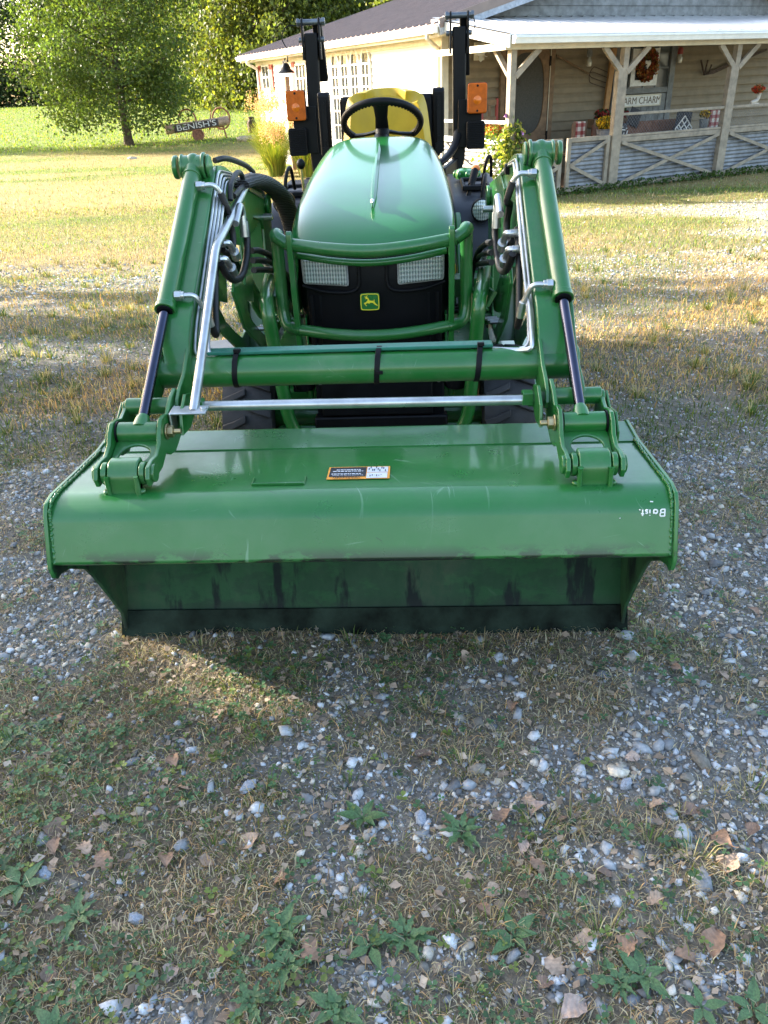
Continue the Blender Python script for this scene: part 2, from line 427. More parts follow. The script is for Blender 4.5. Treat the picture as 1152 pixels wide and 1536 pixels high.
def dec_text(body, size, x, y, mat):
    Mx = Matrix.Translation((x, y, bz(y)+.0032)) @ Matrix.Rotation(-ang_top, 4, 'X') @ Matrix.Rotation(math.pi, 4, 'Z') @ Matrix.Rotation(0, 4, 'X')
    return text_mesh(body, size, 'decal_lettering', mat, BK, Mx, .0001)
dec_text('WARNING', .013, -.026, 1.5545, Md_b)
dec_text('To avoid injury or death', .0072, -.024, 1.568, Md_w)
m = MB(); rb_ = random.Random(3)
for y, xa, xb in ((1.5745, -.062, .006), (1.590, -.060, .010), (1.599, -.052, .004)):
    x = xa
    while x < xb: w_ = .003+.006*rb_.random(); dq(m, x, min(xb, x+w_), y, y+.0042, .0030); x += w_+.0016
m.build('decal_small_print', Md_w, BK, flat=True)
# hand-written white paint marks on the lip, upside down
fn = Vector((0, -(.512-.405), (1.4405-1.402))).normalized()   # outward normal of the lip band
zax = Vector((0, 1.4405-1.402, .512-.405)).normalized()
def lip(x, t, h=.0012):   # t measured down from the fold
    return Vector((x, 1.4405, .512))-zax*t+Vector((0, -fn.z*0, 0))+Vector((0, -zax.z, zax.y))*h
m = MB()
def stroke(pts, w=.0016):
    for a, b in zip(pts[:-1], pts[1:]):
        A = lip(*a); B = lip(*b); m.tube([A, B], w, 6, True, flat=1)
ux = lambda x: .655-x*.001
S_ = [[(2, 0), (2, 14)], [(2, 1), (9, 1), (11, 4), (9, 7), (2, 7)], [(9, 7), (12, 9), (11, 14), (2, 14)],
      [(24, 1), (18, 2), (17, 6), (20, 9), (24, 7)], [(25, 1), (25, 9)], [(33, 1), (33, 8)], [(33, 11.5), (33, 12.5)],
      [(37, 2), (41, 1), (42, 4), (38, 5), (38, 8), (42, 8)], [(48, 1), (48, 13)], [(45, 9), (51, 9)], [(54, 0), (54, 2)]]
for st in S_: stroke([(ux(a), .010+(14-b)*.0011*1.1-.0) for a, b in st] if False else [(ux(a), .012+b*.0011) for a, b in st])
stroke([(.622, -.004), (.628, -.0035)], .0012); stroke([(.560, .030), (.5605, .031)], .0014)
m.build('paint_pen_writing', M_white, BK)

# --- quick-attach carriers, hooks, pins (both sides)
M_bolt = M_brass
def arc2(cx, cy, r, a0, a1, n): return [(cx+r*math.cos(R_(a0+(a1-a0)*k/n)), cy+r*math.sin(R_(a0+(a1-a0)*k/n))) for k in range(n+1)]
for s in (-1, 1):
    cx = s*.516; m = MB()
    cheek_o = [(1.50, .545), (1.492, .565), (1.505, .588), (1.535, .592), (1.570, .588), (1.600, .602), (1.618, .626), (1.640, .640), (1.668, .638), (1.700, .628), (1.740, .640), (1.768, .642), (1.786, .625), (1.786, .595), (1.760, .560), (1.700, .540), (1.660, .548), (1.630, .565), (1.590, .548)]
    cheek_i = [(1.50, .545), (1.492, .565), (1.505, .588), (1.535, .592), (1.570, .588), (1.600, .602), (1.618, .630), (1.640, .648), (1.668, .648), (1.690, .640), (1.735, .664), (1.775, .674), (1.798, .656), (1.800, .600), (1.770, .560), (1.700, .540), (1.660, .548), (1.630, .565), (1.590, .548)]
    for dx in (-.058, .058):
        outer_ = dx*s > 0
        cheek = cheek_o if outer_ else cheek_i
        m.px(cheek, cx+dx-.005, cx+dx+.005)
        m.cyl((cx+dx*.92, 1.525, .566), (cx+dx*1.2, 1.525, .566), .021, seg=18)
    for dx in (-.049, .049): m.cyl((cx+dx, 1.525, .566), (cx+dx*.75, 1.525, .566), .026, seg=18)
    # web plate with arched opening between the cheeks
    n = 24; outer = []; inner = []
    for k in range(n):
        a = 2*math.pi*k/n; c, s_ = math.cos(a), math.sin(a); q = max(abs(c)/.052, abs(s_)/.055)
        outer.append((c/q, s_/q)); inner.append((c*.036, -.006+s_*.034 if s_ > 0 else -.006+s_*.03))
    fm = lambda h: (lambda p: (cx+p[0], 1.600+p[1]*.92, .575+p[1]*.35+h))
    m.ring(outer, inner, fm(0), fm(.007))
    CR = m.build('quick_attach_carrier', M_green, TR, .002)
    # bucket hook over the carrier bar
    m = MB()
    hk = fillet([(1.497, .500, 0), (1.497, .573, 0), (1.520, .596, 0), (1.548, .596, 0), (1.556, .575, 0), (1.556, .535, 0), (1.515, .535, 0), (1.480, .500, 0)], [0, .014, .010, .006, 0, 0, 0, 0], 3)
    m.px([(p.x, p.y) for p in hk], cx-.034, cx+.034)
    H = m.build('bucket_hook', M_green, BK, .003)
    m = MB()
    for q in (-.033, .033):
        pp = [Vector((cx+q, 1.494+rng.normal()*.001, .500+.012*k+rng.normal()*.001)) for k in range(7)]
        m.tube(pp, [.005+rng.random()*.002 for _ in pp], 8)
    pp = [Vector((cx-.034+.0085*k, 1.489, .499+rng.normal()*.001)) for k in range(9)]; m.tube(pp, [.0045+rng.random()*.002 for _ in pp], 8)
    for q in (-.04, .04): m.sphere((cx+q, 1.500, .534), (.008, .01, .006), 8, 6)
    m.build('weld_bead', M_green, BK, ang=80)
    # cylinder pin boss
    m = MB(); m.cyl((cx-.048, 1.655, .610), (cx+.048, 1.655, .610), .0245, seg=24)
    m.build('rod_end_boss', M_green, TR, .002)
    m = MB()
    for q in (-.052, .048): m.cyl((cx+q, 1.655, .610), (cx+q+.004, 1.655, .610), .027, seg=24)
    m.cyl((cx-.05, 1.665, .578), (cx+.05, 1.665, .578), .008)
    m.build('pin_seal', M_black, TR)
    # bolt, nut and washer on the inner cheek
    m = MB(); xi = cx-s*.064
    m.cyl((xi, 1.655, .610), (xi-s*.004, 1.655, .610), .019, seg=18)
    m.cyl((xi-s*.004, 1.655, .610), (xi-s*.017, 1.655, .610), .0145, seg=6); m.cyl((xi-s*.017, 1.655, .610), (xi-s*.034, 1.655, .610), .0065, seg=12)
    m.build('pin_bolt', M_brass, TR, .001)
    # lower pin between arm and carrier
    m = MB(); m.cyl((cx-.058, 1.757, .636), (cx+.058, 1.757, .636), .0205, seg=24); m.cyl((cx-.066, 1.757, .630), (cx-.058, 1.757, .630), .020, seg=20); m.cyl((cx+.066, 1.757, .630), (cx+.058, 1.757, .630), .020, seg=20)
    m.build('arm_pin', M_green, TR, .002)
    # outer wing of the carrier
    m = MB(); xo = cx+s*.070
    m.px([(1.62, .56), (1.62, .60), (1.66, .632), (1.72, .622), (1.765, .645), (1.78, .635), (1.778, .605), (1.76, .60), (1.70, .57)], xo, xo+s*.006)
    m.build('carrier_wing', M_green, TR, .0015)

# --- latch rod across
m = MB(); m.cyl((-.415, 1.790, .620), (.412, 1.790, .616), .0125, seg=20); m.build('latch_rod', M_zinc, TR, .001)
for s in (-1, 1):
    m = MB()
    m.px([(1.675, .590), (1.690, .640), (1.745, .668), (1.800, .652), (1.812, .625), (1.800, .604), (1.74, .584)], s*.420, s*.428)
    m.cyl((s*.408, 1.790, .618), (s*.445, 1.790, .618), .019); m.box((s*.405, 1.784, .624), (.026, .03, .03))
    m.build('rod_bracket', M_green, TR, .0015)
# flat zinc bracket for the indicator rod
m = MB(); m.px([(1.655, .630), (1.770, .640), (1.790, .652), (1.790, .656), (1.655, .648)], -.455, -.35) if False else None
m.box((-.405, 1.700, .644), (.088, .042, .006), (R_(4), 0, 0)); m.px([(1.676, .598), (1.676, .645), (1.726, .648), (1.720, .600), (1.70, .585)], -.449, -.444)
m.cyl((-.370, 1.700, .642), (-.370, 1.700, .652), .008)
m.build('rod_mount_plate', M_zinc, TR, .002)
m = MB(); rodp = fillet([(-.395, 1.700, .640), (-.395, 1.800, .705), (-.400, 2.150, .938), (-.400, 2.225, .950), (-.400, 2.745, 1.057)], [0, .02, .03, .03, 0], 4)
m.tube(rodp, .0118, 16); m.cyl((-.400, 2.745, 1.057), (-.400, 2.749, 1.058), .0075)
RD = m.build('level_indicator_rod', M_zinc, TR)

# --- loader arms, cylinders
AX = .476
arm_top = [(1.735, .655), (1.80, .690), (1.98, .815), (2.36, 1.060), (2.440, 1.105), (2.520, 1.110), (2.65, 1.075), (3.18, .955)]
arm_bot = [(3.20, .880), (2.70, .955), (2.50, .965), (2.40, .930), (1.98, .715), (1.86, .620), (1.80, .600), (1.735, .612)]
for s in (-1, 1):
    m = MB(); x0, x1 = s*(AX-.036), s*(AX+.036)
    m.px([(1.885, .690), (1.905, .755), (1.960, .805)]+arm_top[2:]+arm_bot[:4]+[(1.98, .700), (1.95, .680)], x0, x1)
    AR = m.build('loader_arm', M_green, TR, .004)
    # end cheek plates welded to the arm
    m = MB()
    for q in (s*.446, s*.530):
        m.px([(2.02, .800), (1.99, .812), (1.955, .790), (1.90, .735), (1.83, .690), (1.775, .672), (1.745, .655), (1.733, .628), (1.755, .606), (1.80, .604), (1.86, .608), (1.93, .635), (1.965, .69), (2.01, .745)], q-.005, q+.005)
    m.build('arm_cheek', M_green, AR, .002)
    # knee lug plates
    m = MB()
    kn = [(2.44, 1.115), (2.52, 1.108), (3.12, .965), (3.14, .90), (2.86, .865), (2.62, .86), (2.36, .92)]
    m.px(kn, s*.434, s*.440)
    m.build('knee_gusset', M_green, AR, .002)
    # bucket cylinder
    cxx = s*.500; A = Vector((cxx, 2.424, 1.116)); B = Vector((s*.512, 1.655, .618)); D = (A-B).normalized()
    b0 = B+D*.365; b1 = A-D*.035
    m = MB(); m.cyl(b0, b1, .0245, seg=28)
    m.cyl(b1-D*.004, A+D*.0, .0255, .0275, 28); m.cyl(A-Vector((s*.030, 0, 0)), A+Vector((s*.030, 0, 0)), .031, seg=28); m.sphere(A+D*.004, (.027, .034, .034), 20, 12)
    m.cyl(b0+D*.0, b0+D*.016, .0268, seg=28); m.cyl(b1-D*.012, b1-D*.004, .0272, seg=28)
    CY = m.build('bucket_cylinder', M_green, TR, .0015)
    m = MB(); m.cyl(b0-D*.004, b0+D*.004, .0205, seg=24); m.build('rod_wiper', M_black, CY)
    m = MB(); m.cyl(B+D*.015, b0+D*.01, .0125, seg=20); m.build('piston_rod', M_rod, CY)
    m = MB(); m.tube([B, B+D*.024, B+D*.036], [.022, .018, .0135], 18); m.build('rod_end', M_green, CY)
    # knee pin caps
    for q, rr, h in ((.044, .032, .014), (.027, .035, .009), (-.027, .038, .010), (-.040, .032, .009)):
        m = MB(); m.cyl(A+Vector((s*q, 0, 0)), A+Vector((s*(q+(h if q > 0 else -h)), 0, 0)), rr, seg=26)
        m.build('pin_cap', M_green, CY, .004)
    # cylinder ports: nut, elbow
    e1 = b1-D*.060+Vector((-s*.022, 0, .008)); e2 = b0+D*.040+Vector((-s*.022, 0, .008))
    for e in (e1, e2):
        m = MB(); m.cyl(e, e+Vector((-s*.016, 0, 0)), .0135, seg=6); m.cyl(e+Vector((-s*.014, 0, 0)), e+Vector((-s*.024, 0, 0)), .0105, seg=12); m.build('hose_nut', M_zinc, CY, .0008)
    m = MB(); m.tube(fillet([e2+Vector((-s*.02, 0, 0)), e2+Vector((-s*.05, .005, 0)), e2+Vector((-s*.070, .02, -.05))], .035, 6), .0068, 10)
    m.tube([e2+Vector((-s*.070, .02, -.048)), e2+Vector((-s*.075, .03, -.09))], .0105, 8)
    m.build('hydraulic_fitting', M_zinc, CY, .0008); m = MB()
    m.tube(fillet([e1+Vector((-s*.02, 0, 0)), e1+Vector((-s*.05, .0, .002)), e1+Vector((-s*.064, .01, -.022))], .03, 5), .0075, 10)
    m.build('hydraulic_fitting', M_zinc, CY, .0008)
    m = MB()
    h0 = e1+Vector((-s*.064, .01, -.022))
    m.tube(catmull([h0, h0+Vector((-s*.012, .01, -.05)), (s*.415, 2.40, .985), (s*.412, 2.425, .935), (s*.412, 2.405, .893), (s*.415, 2.345, .885), (s*.420, 2.30, .905)], 7), .0105, 12)
    h2 = e2+Vector((-s*.075, .03, -.088))
    m.tube(catmull([h2, h2+Vector((-s*.002, .02, -.03)), h2+Vector((s*.006, .065, -.03)), h2+Vector((s*.012, .12, .03)), h2+Vector((s*.016, .20, .12)), h2+Vector((s*.02, .30, .17))], 6), .010, 12)
    m.tube(catmull([(s*.39, 2.46, .985), (s*.385, 2.50, .94), (s*.385, 2.475, .865), (s*.39, 2.40, .815), (s*.395, 2.31, .815), (s*.40, 2.235, .845), (s*.405, 2.20, .885)], 7), .0105, 12)
    m.build('hydraulic_hose', M_hose, CY)
    # couplings at the manifold block
    m = MB()
    for i, (y, z) in enumerate(((2.28, .925), (2.215, .893))):
        m.cyl((s*.455, y, z), (s*.430, y, z), .0135, seg=6); m.cyl((s*.430, y, z), (s*.405, y, z), .0115, seg=12); m.cyl((s*.440, y, z), (s*.432, y, z), .0155, seg=6)
        m.tube(fillet([(s*.41, y, z), (s*.395, y+.006, z), (s*.39, y+.045, z-.035)], .02, 4), .0095, 10)
        m.tube([(s*.39, y+.04, z-.030), (s*.392, y+.068, z-.052)], .0145, 10)
    m.tube(fillet([(s*.385, 2.36, .965), (s*.385, 2.45, 1.005), (s*.385, 2.475, .985), (s*.386, 2.47, .945)], .03, 5), .011, 12)
    m.tube([(s*.386, 2.475, .955), (s*.386, 2.472, .91)], .0145, 12)
    m.build('hose_coupling', M_zinc, AR, .0008)
    m = MB(); m.box((s*.437, 2.185, .868), (.022, .030, .026), (R_(-30), 0, 0)); m.box((s*.436, 2.62, 1.06), (.03, .03, .03)); m.build('tube_clamp', M_black, AR, .002)
    # steel tubes running down the arm
    for i in range(4 if s < 0 else 2):
        o_ = i*.0105; m = MB()
        p = [(s*(.4345-o_*.5), 3.02, .990-o_), (s*(.4345-o_*.5), 2.60, 1.080-o_*.8), (s*(.4345-o_*.6), 2.44, 1.103-o_), (s*(.4345-o_*.9), 2.16, .905-o_*.3), (s*(.4345-o_), 1.965, .770-o_*.2), (s*(.432-o_*1.2), 1.905, .712), (s*(.39-o_), 1.925, .700)]
        m.tube(fillet(p, .035, 5), .0042, 8); m.build('hydraulic_tube', M_zinc, AR)
m = MB(); m.tube(fillet([(.432, 2.28, .93), (.428, 2.00, .80), (.425, 1.88, .715), (.40, 1.90, .706), (.33, 1.925, .703)], .03, 5), .0065, 8); m.build('hydraulic_tube', M_zinc, TR)
# --- cross tube with top strip and cable ties
m = MB(); m.cyl((-.545, 1.915, .668), (.545, 1.915, .668), .0415, seg=40); m.cyl((-.54, 1.915, .668), (-.532, 1.915, .668), .044, seg=40)
CT = m.build('cross_tube', M_green, TR, .002)
M_teal = simple('teal_tube_cover', (.010, .13, .085, 1), .4, 0, .08)
m = MB(); m.bar((-.40, 1.925, .716), (.33, 1.925, .7175), .040, .0085); m.build('tube_cover', M_teal, CT, .002)
for x in (-.321, .043, .299):
    m = MB(); pts = [(x+.002*math.sin(2*a), 1.916+.046*math.sin(a)*(1.0), .670+.054*math.cos(a) if math.cos(a) > 0 else .668+.0445*math.cos(a)) for a in [2*math.pi*k/28 for k in range(28)]]
    m.tube(pts, .0062, 8, closed=True, flat=.35) if False else None
    vs_ = []; n = 28
    for k in range(n):
        a = 2*math.pi*k/n; tw = -.010*math.sin(a/2)
        for r_ in (.0425, .0450):
            for w_ in (-.007, .007): vs_.append((x+w_+tw, 1.917+r_*math.sin(a)*1.02, .668+(r_+(.009 if math.cos(a) > .5 else 0))*math.cos(a)))
    fs_ = []
    for k in range(n):
        a, b = k*4, ((k+1) % n)*4
        fs_ += [(a+2, a+3, b+3, b+2), (a, b, b+1, a+1), (a, a+2, b+2, b), (a+1, b+1, b+3, a+3)]
    m.add(vs_, fs_); zy, zz = (1.905, .7235) if x != .043 else (1.874, .667)
    m.box((x, zy, zz), (.017, .012, .009)); m.build('cable_tie', M_black, CT, .001)

# --- loader mast, brackets and boom cylinders
for s in (-1, 1):
    m = MB(); xc = s*.476
    out = [(2.66, 1.00), (2.80, 1.03), (3.16, .965), (3.20, .90), (3.14, .60), (3.05, .42), (2.86, .40), (2.74, .48), (2.50, .62), (2.40, .76), (2.44, .80), (2.58, .74), (2.66, .86)]
    inn = [(2.76, .90), (2.84, .915), (2.98, .885), (3.02, .85), (2.99, .62), (2.93, .50), (2.84, .49), (2.76, .53), (2.62, .61), (2.56, .67), (2.58, .69), (2.68, .66), (2.74, .82)]
    for q in (-.046, .046): m.ring(out, inn, lambda p, q=q: (xc+q-.005, p[0], p[1]), lambda p, q=q: (xc+q+.005, p[0], p[1]))
    m.px([(3.00, .95), (3.10, .96), (3.14, .60), (3.02, .42), (2.94, .42), (3.03, .62)], xc-.042, xc+.042)
    m.box((xc, 2.90, .955), (.088, .30, .03), (R_(-10), 0, 0))
    MS = m.build('loader_mast', M_green, TR, .002)
    m = MB(); m.box((s*.33, 3.02, .62), (.20, .10, .07)); m.box((s*.33, 2.95, .45), (.16, .5, .03)); m.px([(2.80, .42), (2.80, .60), (2.95, .66), (3.05, .42)], s*.34, s*.352)
    m.bar((s*.40, 2.95, .60), (s*.30, 2.62, .60), .04, .03)
    for q in range(4): m.box((s*(.36+.03*(q % 2)), 2.72+.07*q, .66-.03*q), (.03, .05, .06), (.4, .3, q))
    m.build('mast_bracket', M_green, MS, .003)
    # boom cylinder
    A = Vector((s*.46, 2.46, .915)); B = Vector((s*.46, 3.03, .52)); D = (A-B).normalized()
    m = MB(); m.cyl(B, B+D*.46, .027, seg=20); m.cyl(B-Vector((.03, 0, 0)), B+Vector((.03, 0, 0)), .032); m.cyl(A-Vector((.026, 0, 0)), A+Vector((.026, 0, 0)), .026)
    BC = m.build('boom_cylinder', M_green, TR, .002)
    m = MB(); m.cyl(B+D*.44, A, .014, seg=14); m.build('piston_rod', M_rod, BC)
    m = MB()
    for q in range(3):
        y = 2.78+.05*q; m.tube(catmull([(s*.38, 2.52, .86-.03*q), (s*.37, 2.62, .84-.03*q), (s*.355, y, .78-.03*q), (s*.34, y+.08, .68), (s*.35, y+.2, .58)], 6), .010, 10)
    m.build('hydraulic_hose', M_hose, MS)
    for q in range(3):
        m = MB(); m.cyl((s*.37, 2.66+q*.05, .80-q*.03), (s*.37, 2.70+q*.05, .785-q*.03), .013, seg=6); m.build('hose_coupling', M_zinc, MS, .001); m = MB()
        m.cyl((s*.445, 2.74+.1*q, .55-.02*q), (s*.400, 2.74+.1*q, .55-.02*q), .009, seg=6); m.build('mast_bolt', M_zinc, MS, .001)
    m = MB(); m.cyl((s*.39, 3.03, .89), (s*.50, 3.03, .89), .012)
    m.build('mast_bolt', M_zinc, MS, .001)
    # mast top pin
    m = MB(); m.cyl((s*.418, 3.10, .925), (s*.54, 3.10, .925), .030, seg=20); m.cyl((s*.408, 3.10, .925), (s*.42, 3.10, .925), .038, seg=20); m.build('mast_pin', M_green, MS, .003)
    if s < 0:   # woven hose sleeve draped over the mast
        m = MB(); cp = catmull([(-.405, 2.60, 1.045), (-.398, 2.74, 1.045), (-.390, 2.95, 1.015), (-.378, 3.15, .955), (-.368, 3.28, .865), (-.36, 3.325, .77), (-.355, 3.33, .66), (-.35, 3.30, .52)], 8)
        n = len(cp); rr = [.026+.014*min(1, i/8) for i in range(n)]
        m.tube(cp, rr, 20, flat=.55); M_slv = NT('woven_sleeve'); v = M_slv.obj()
        wv = M_slv.n('ShaderNodeTexWave'); wv.inputs['Scale'].default_value = 42; wv.inputs['Distortion'].default_value = 3; wv.bands_direction = 'Z'; M_slv.l(v, wv.inputs['Vector'])
        M_slv.pbr(M_slv.ramp(wv.outputs['Fac'], [(.2, (.008, .008, .010, 1)), (.9, (.045, .045, .05, 1))]), .75, 0, M_slv.bump(wv.outputs['Fac'], .6, .004))
        m.build('hose_sleeve', M_slv.m, MS)
        m = MB(); m.tube(catmull([(-.40, 2.40, 1.025), (-.40, 2.43, 1.062), (-.40, 2.53, 1.085), (-.40, 2.60, 1.075), (-.40, 2.605, 1.045), (-.40, 2.52, 1.035), (-.40, 2.45, 1.03)], 7), .0085, 10)
        m.tube(catmull([(-.455, 2.50, 1.125), (-.43, 2.56, 1.125), (-.415, 2.75, 1.09), (-.41, 2.85, 1.06)], 6), .0085, 10); m.build('hydraulic_hose', M_hose, MS)

# --- brush guard
def guard(y): return y
m = MB()
GR = .0200
top = catmull([(-.262, 2.505, .878), (-.13, 2.455, .868), (0, 2.438, .862), (.13, 2.455, .868), (.262, 2.505, .878)], 8)
m.tube(top, GR, 18)
loop = []
for s in (-1, 1):
    sp = fillet([(s*.262, 2.505, .878), (s*.300, 2.520, .900), (s*.3, 2.545, .905), (s*.302, 2.540, .66), (s*.292, 2.525, .612), (s*.240, 2.500, .606)], [0, .03, .03, .05, .05, 0], 6)
    m.tube(sp, GR, 18); m.sphere((s*.300, 2.545, .900), .0225, 14, 10)
bot = catmull([(-.25, 2.505, .607), (-.12, 2.462, .600), (0, 2.447, .597), (.12, 2.462, .600), (.25, 2.505, .607)], 8)
m.tube(bot, GR*.92, 18)
low = catmull([(-.235, 2.535, .838), (-.12, 2.49, .826), (0, 2.474, .820), (.12, 2.49, .826), (.235, 2.535, .838)], 8); m.tube(low, .011, 12)
BG = m.build('brush_guard', M_green, TR, ang=60)
for s in (-1, 1):
    m = MB(); m.px([(2.478, .912), (2.49, .920), (2.512, .905), (2.522, .60), (2.545, .40), (2.515, .40), (2.492, .60), (2.474, .88)], s*.252-.009, s*.252+.009); m.build('guard_upright', M_green, BG, .003)
# bent frame pipes
for s in (-1, 1):
    m = MB(); m.tube(fillet([(s*.400, 2.98, .72), (s*.355, 2.56, .715), (s*.336, 2.440, .700), (s*.328, 2.465, .53), (s*.308, 2.475, .29), (s*.26, 2.48, .20)], [0, .03, .05, .06, .06, 0], 7), .0225, 18)
    m.build('frame_pipe', M_green, TR, ang=60)

# --- front grille, headlights, badge
gx = lambda z: 2.60+(.83-z)*.03
m = MB(); N = 14; vs_ = []; fs_ = []
rows = [(.845, 2.575), (.80, 2.556), (.74, 2.556), (.70, 2.562), (.55, 2.575), (.45, 2.585), (.38, 2.60)]
for z, yc in rows:
    for k in range(N+1):
        t = -1+2*k/N; x = .262*t; y = yc+.05*abs(t)**3+(.10 if k in (0, N) else 0); vs_.append((x, y, z))
for i in range(len(rows)-1):
    for k in range(N): a = i*(N+1)+k; fs_.append((a, a+1, a+N+2, a+N+1))
m.add(vs_, fs_)
GRL = m.build('grille', M_black, TR, ang=50)
m = MB()   # panel folds, slots and mesh ribs
for s in (-1, 1):
    m.tube(catmull([(s*.235, 2.574, .735), (s*.15, 2.556, .715), (s*.055, 2.55, .722), (s*.045, 2.550, .80)], 5), .006, 8)
    for k in range(5): m.bar((s*(.09+.03*k), 2.572+.0035*k, .70), (s*(.09+.03*k), 2.590+.0035*k, .50), .012, .010)
m.bar((-.20, 2.58, .52), (.20, 2.58, .52), .02, .012)
m.build('grille_rib', M_black, GRL, .002)
t = NT('headlight_glass'); v = t.obj()
wv = t.n('ShaderNodeTexWave'); wv.inputs['Scale'].default_value = 34; wv.bands_direction = 'X'; t.l(v, wv.inputs['Vector'])
wz = t.n('ShaderNodeTexWave'); wz.inputs['Scale'].default_value = 22; wz.bands_direction = 'Z'; t.l(v, wz.inputs['Vector'])
hh = t.math('ADD', wv.outputs['Fac'], t.math('MULTIPLY', wz.outputs['Fac'], .6))
t.pbr(t.ramp(hh, [(.2, (.20, .22, .22, 1)), (.9, (.42, .45, .44, 1)), (1.0, (.6, .62, .6, 1))]), .15, .45, t.bump(hh, .22, .004), 1.0)
M_glass = t.m
M_frame = simple('lamp_frame', (.30, .31, .31, 1), .4, .2)
for s in (-1, 1):
    xc = s*.1525; m = MB()
    f = lambda h: (lambda p: (xc+p[0]*s, 2.563-.010+(.03*((abs(xc+p[0]*s)/.262)**3))-h+(.80-p[1])*.05, p[1]))
    q = fillet([(-.073, .733, 0), (.078, .742, 0), (.080, .822, 0), (-.073, .822, 0)], .010, 4, True); q = [(p.x, p.y) for p in q]
    m.prism(q, f(.0), f(.012)); HL = m.build('headlight', M_frame, TR, .002)
    m = MB(); q2 = [((p[0]-.003)*.93+.003, .7785+(p[1]-.7785)*.90) for p in q]; m.prism(q2, f(.010), f(.017)); m.build('lens', M_glass, HL, .003)
# leaping deer badge
Mg_b = simple('badge_green', (.012, .13, .02, 1), .3, 0, .03)
BO = Vector((-.013, 2.545, .683)); fb = lambda h: (lambda p: (BO.x+p[0], BO.y-h+p[1]*.02, BO.z+p[1]))
def rr(w, h, r): return [(p.x, p.y) for p in fillet([(-w, -h*.95, 0), (0, -h, 0), (w, -h*.95, 0), (w*1.02, 0, 0), (w, h*.95, 0), (0, h, 0), (-w, h*.95, 0), (-w*1.02, 0, 0)], [r, r*1.2, r, r*1.5, r, r*1.2, r, r*1.5], 3, True)]
m = MB(); m.prism(rr(.0315, .0285, .007), fb(0), fb(.006)); BD = m.build('badge', Mg_b, TR, .001)
m = MB(); m.ring(rr(.0300, .0270, .007), rr(.0275, .0247, .006), fb(.0061), fb(.0072))
deer = [(-.0205, -.0035), (-.0130, -.0005), (-.0085, .0035), (-.0070, .0090), (-.0120, .0105), (-.0150, .0090), (-.0155, .0105), (-.0120, .0135), (-.0165, .0160), (-.0180, .0205), (-.0165, .0175), (-.0140, .0165), (-.0135, .0215), (-.0120, .0165), (-.0095, .0205), (-.0070, .0215), (-.0085, .0180), (-.0080, .0150), (-.0045, .0120), (-.0010, .0045), (.0070, .0035), (.0125, .0040), (.0145, .0085), (.0158, .0040), (.0150, .0000), (.0190, -.0060), (.0255, -.0115), (.0240, -.0130), (.0170, -.0095), (.0100, -.0035), (.0030, -.0025), (-.0020, -.0050), (-.0080, -.0035), (-.0150, -.0060), (-.0105, -.0130), (-.0125, -.0135), (-.0185, -.0055)]
m.prism(deer, fb(.0061), fb(.0073)); m.build('badge_emblem', simple('badge_yellow', (.75, .62, .03, 1), .35, 0, .03), BD, flat=True)

# --- hood: lofted sections
secs = [  # y, half width at rim, side z, top z
    (2.555, .245, .845, .862), (2.580, .266, .852, .892), (2.66, .272, .870, .930), (2.78, .276, .892, .966), (2.95, .274, .926, 1.006), (3.15, .266, .960, 1.043), (3.35, .252, .994, 1.078), (3.50, .236, 1.018, 1.103), (3.60, .216, 1.035, 1.117), (3.66, .200, 1.030, 1.112)]
m = MB(); K = 20; vs_ = []; fs_ = []
for (y, hw, zs, zt) in secs:
    prof = [(-hw-.004, zs-.11), (-hw, zs-.03)]
    for k in range(K+1):
        a = math.pi*(1-k/K); cx_ = math.cos(a); sx_ = math.sin(a)
        prof.append((hw*math.copysign(abs(cx_)**.52, cx_), zs+(zt-zs)*(abs(sx_)**.62)))
    prof += [(hw, zs-.03), (hw+.004, zs-.11)]
    for (x, z) in prof: vs_.append((x, y+(.035*(x/hw)**2 if y < 2.6 else .0), z))
C_ = K+5
for i in range(len(secs)-1):
    for k in range(C_-1): a = i*C_+k; fs_.append((a, a+1, a+C_+1, a+C_))
fs_.append(tuple(range((len(secs)-1)*C_, len(secs)*C_)))
m.add(vs_, fs_)
m.add([(-.225, 2.59, .845), (.225, 2.59, .845), (.22, 2.60, .80), (-.22, 2.60, .80)], [(0, 1, 2, 3)])
HD = m.build('hood', M_gclean, TR, sub=2, ang=60)
# side panels with yellow stripe
for s in (-1, 1):
    m = MB(); m.px([(2.62, .80), (3.62, .94), (3.62, .70), (2.62, .62)], s*.262, s*.268); m.px([(2.60, .62), (3.55, .70), (3.5, .55), (2.62, .48)], s*.235, s*.242)
    SP = m.build('side_panel', M_gclean, TR, .003)
    m = MB(); m.px([(2.63, .775), (3.45, .895), (3.45, .872), (2.63, .745)], s*.2682, s*.2715); m.build('yellow_stripe', M_yel, SP)
# raised spear on the hood
m = MB(); sp = []; 
ribz = [(2.70, .952+.004), (2.80, .979+.004), (2.95, 1.0135+.0045), (3.15, 1.0495+.0045), (3.35, 1.083+.0045), (3.44, 1.098+.002)]
vs_ = []; 
for i, (y, z) in enumerate(ribz):
    w_ = [.003, .0105, .0105, .0100, .009, .004][i]; h = [.005, .0150, .0165, .017, .016, .010][i]
    vs_ += [(-w_, y, z-.006), (-w_*.35, y, z+h), (w_*.35, y, z+h), (w_, y, z-.006)]
fs_ = [(i*4+k, i*4+k+1, (i+1)*4+k+1, (i+1)*4+k) for i in range(5) for k in range(3)]+[(0, 1, 2, 3), (23, 22, 21, 20)]
m.add(vs_, fs_); m.build('hood_spear', M_gclean, HD, ang=30)
m = MB(); m.sphere((0, 2.715, .970), (.0075, .032, .008), 12, 8); m.build('spear_tip', simple('pale_tip', (.6, .65, .6, 1), .2, .5), HD)

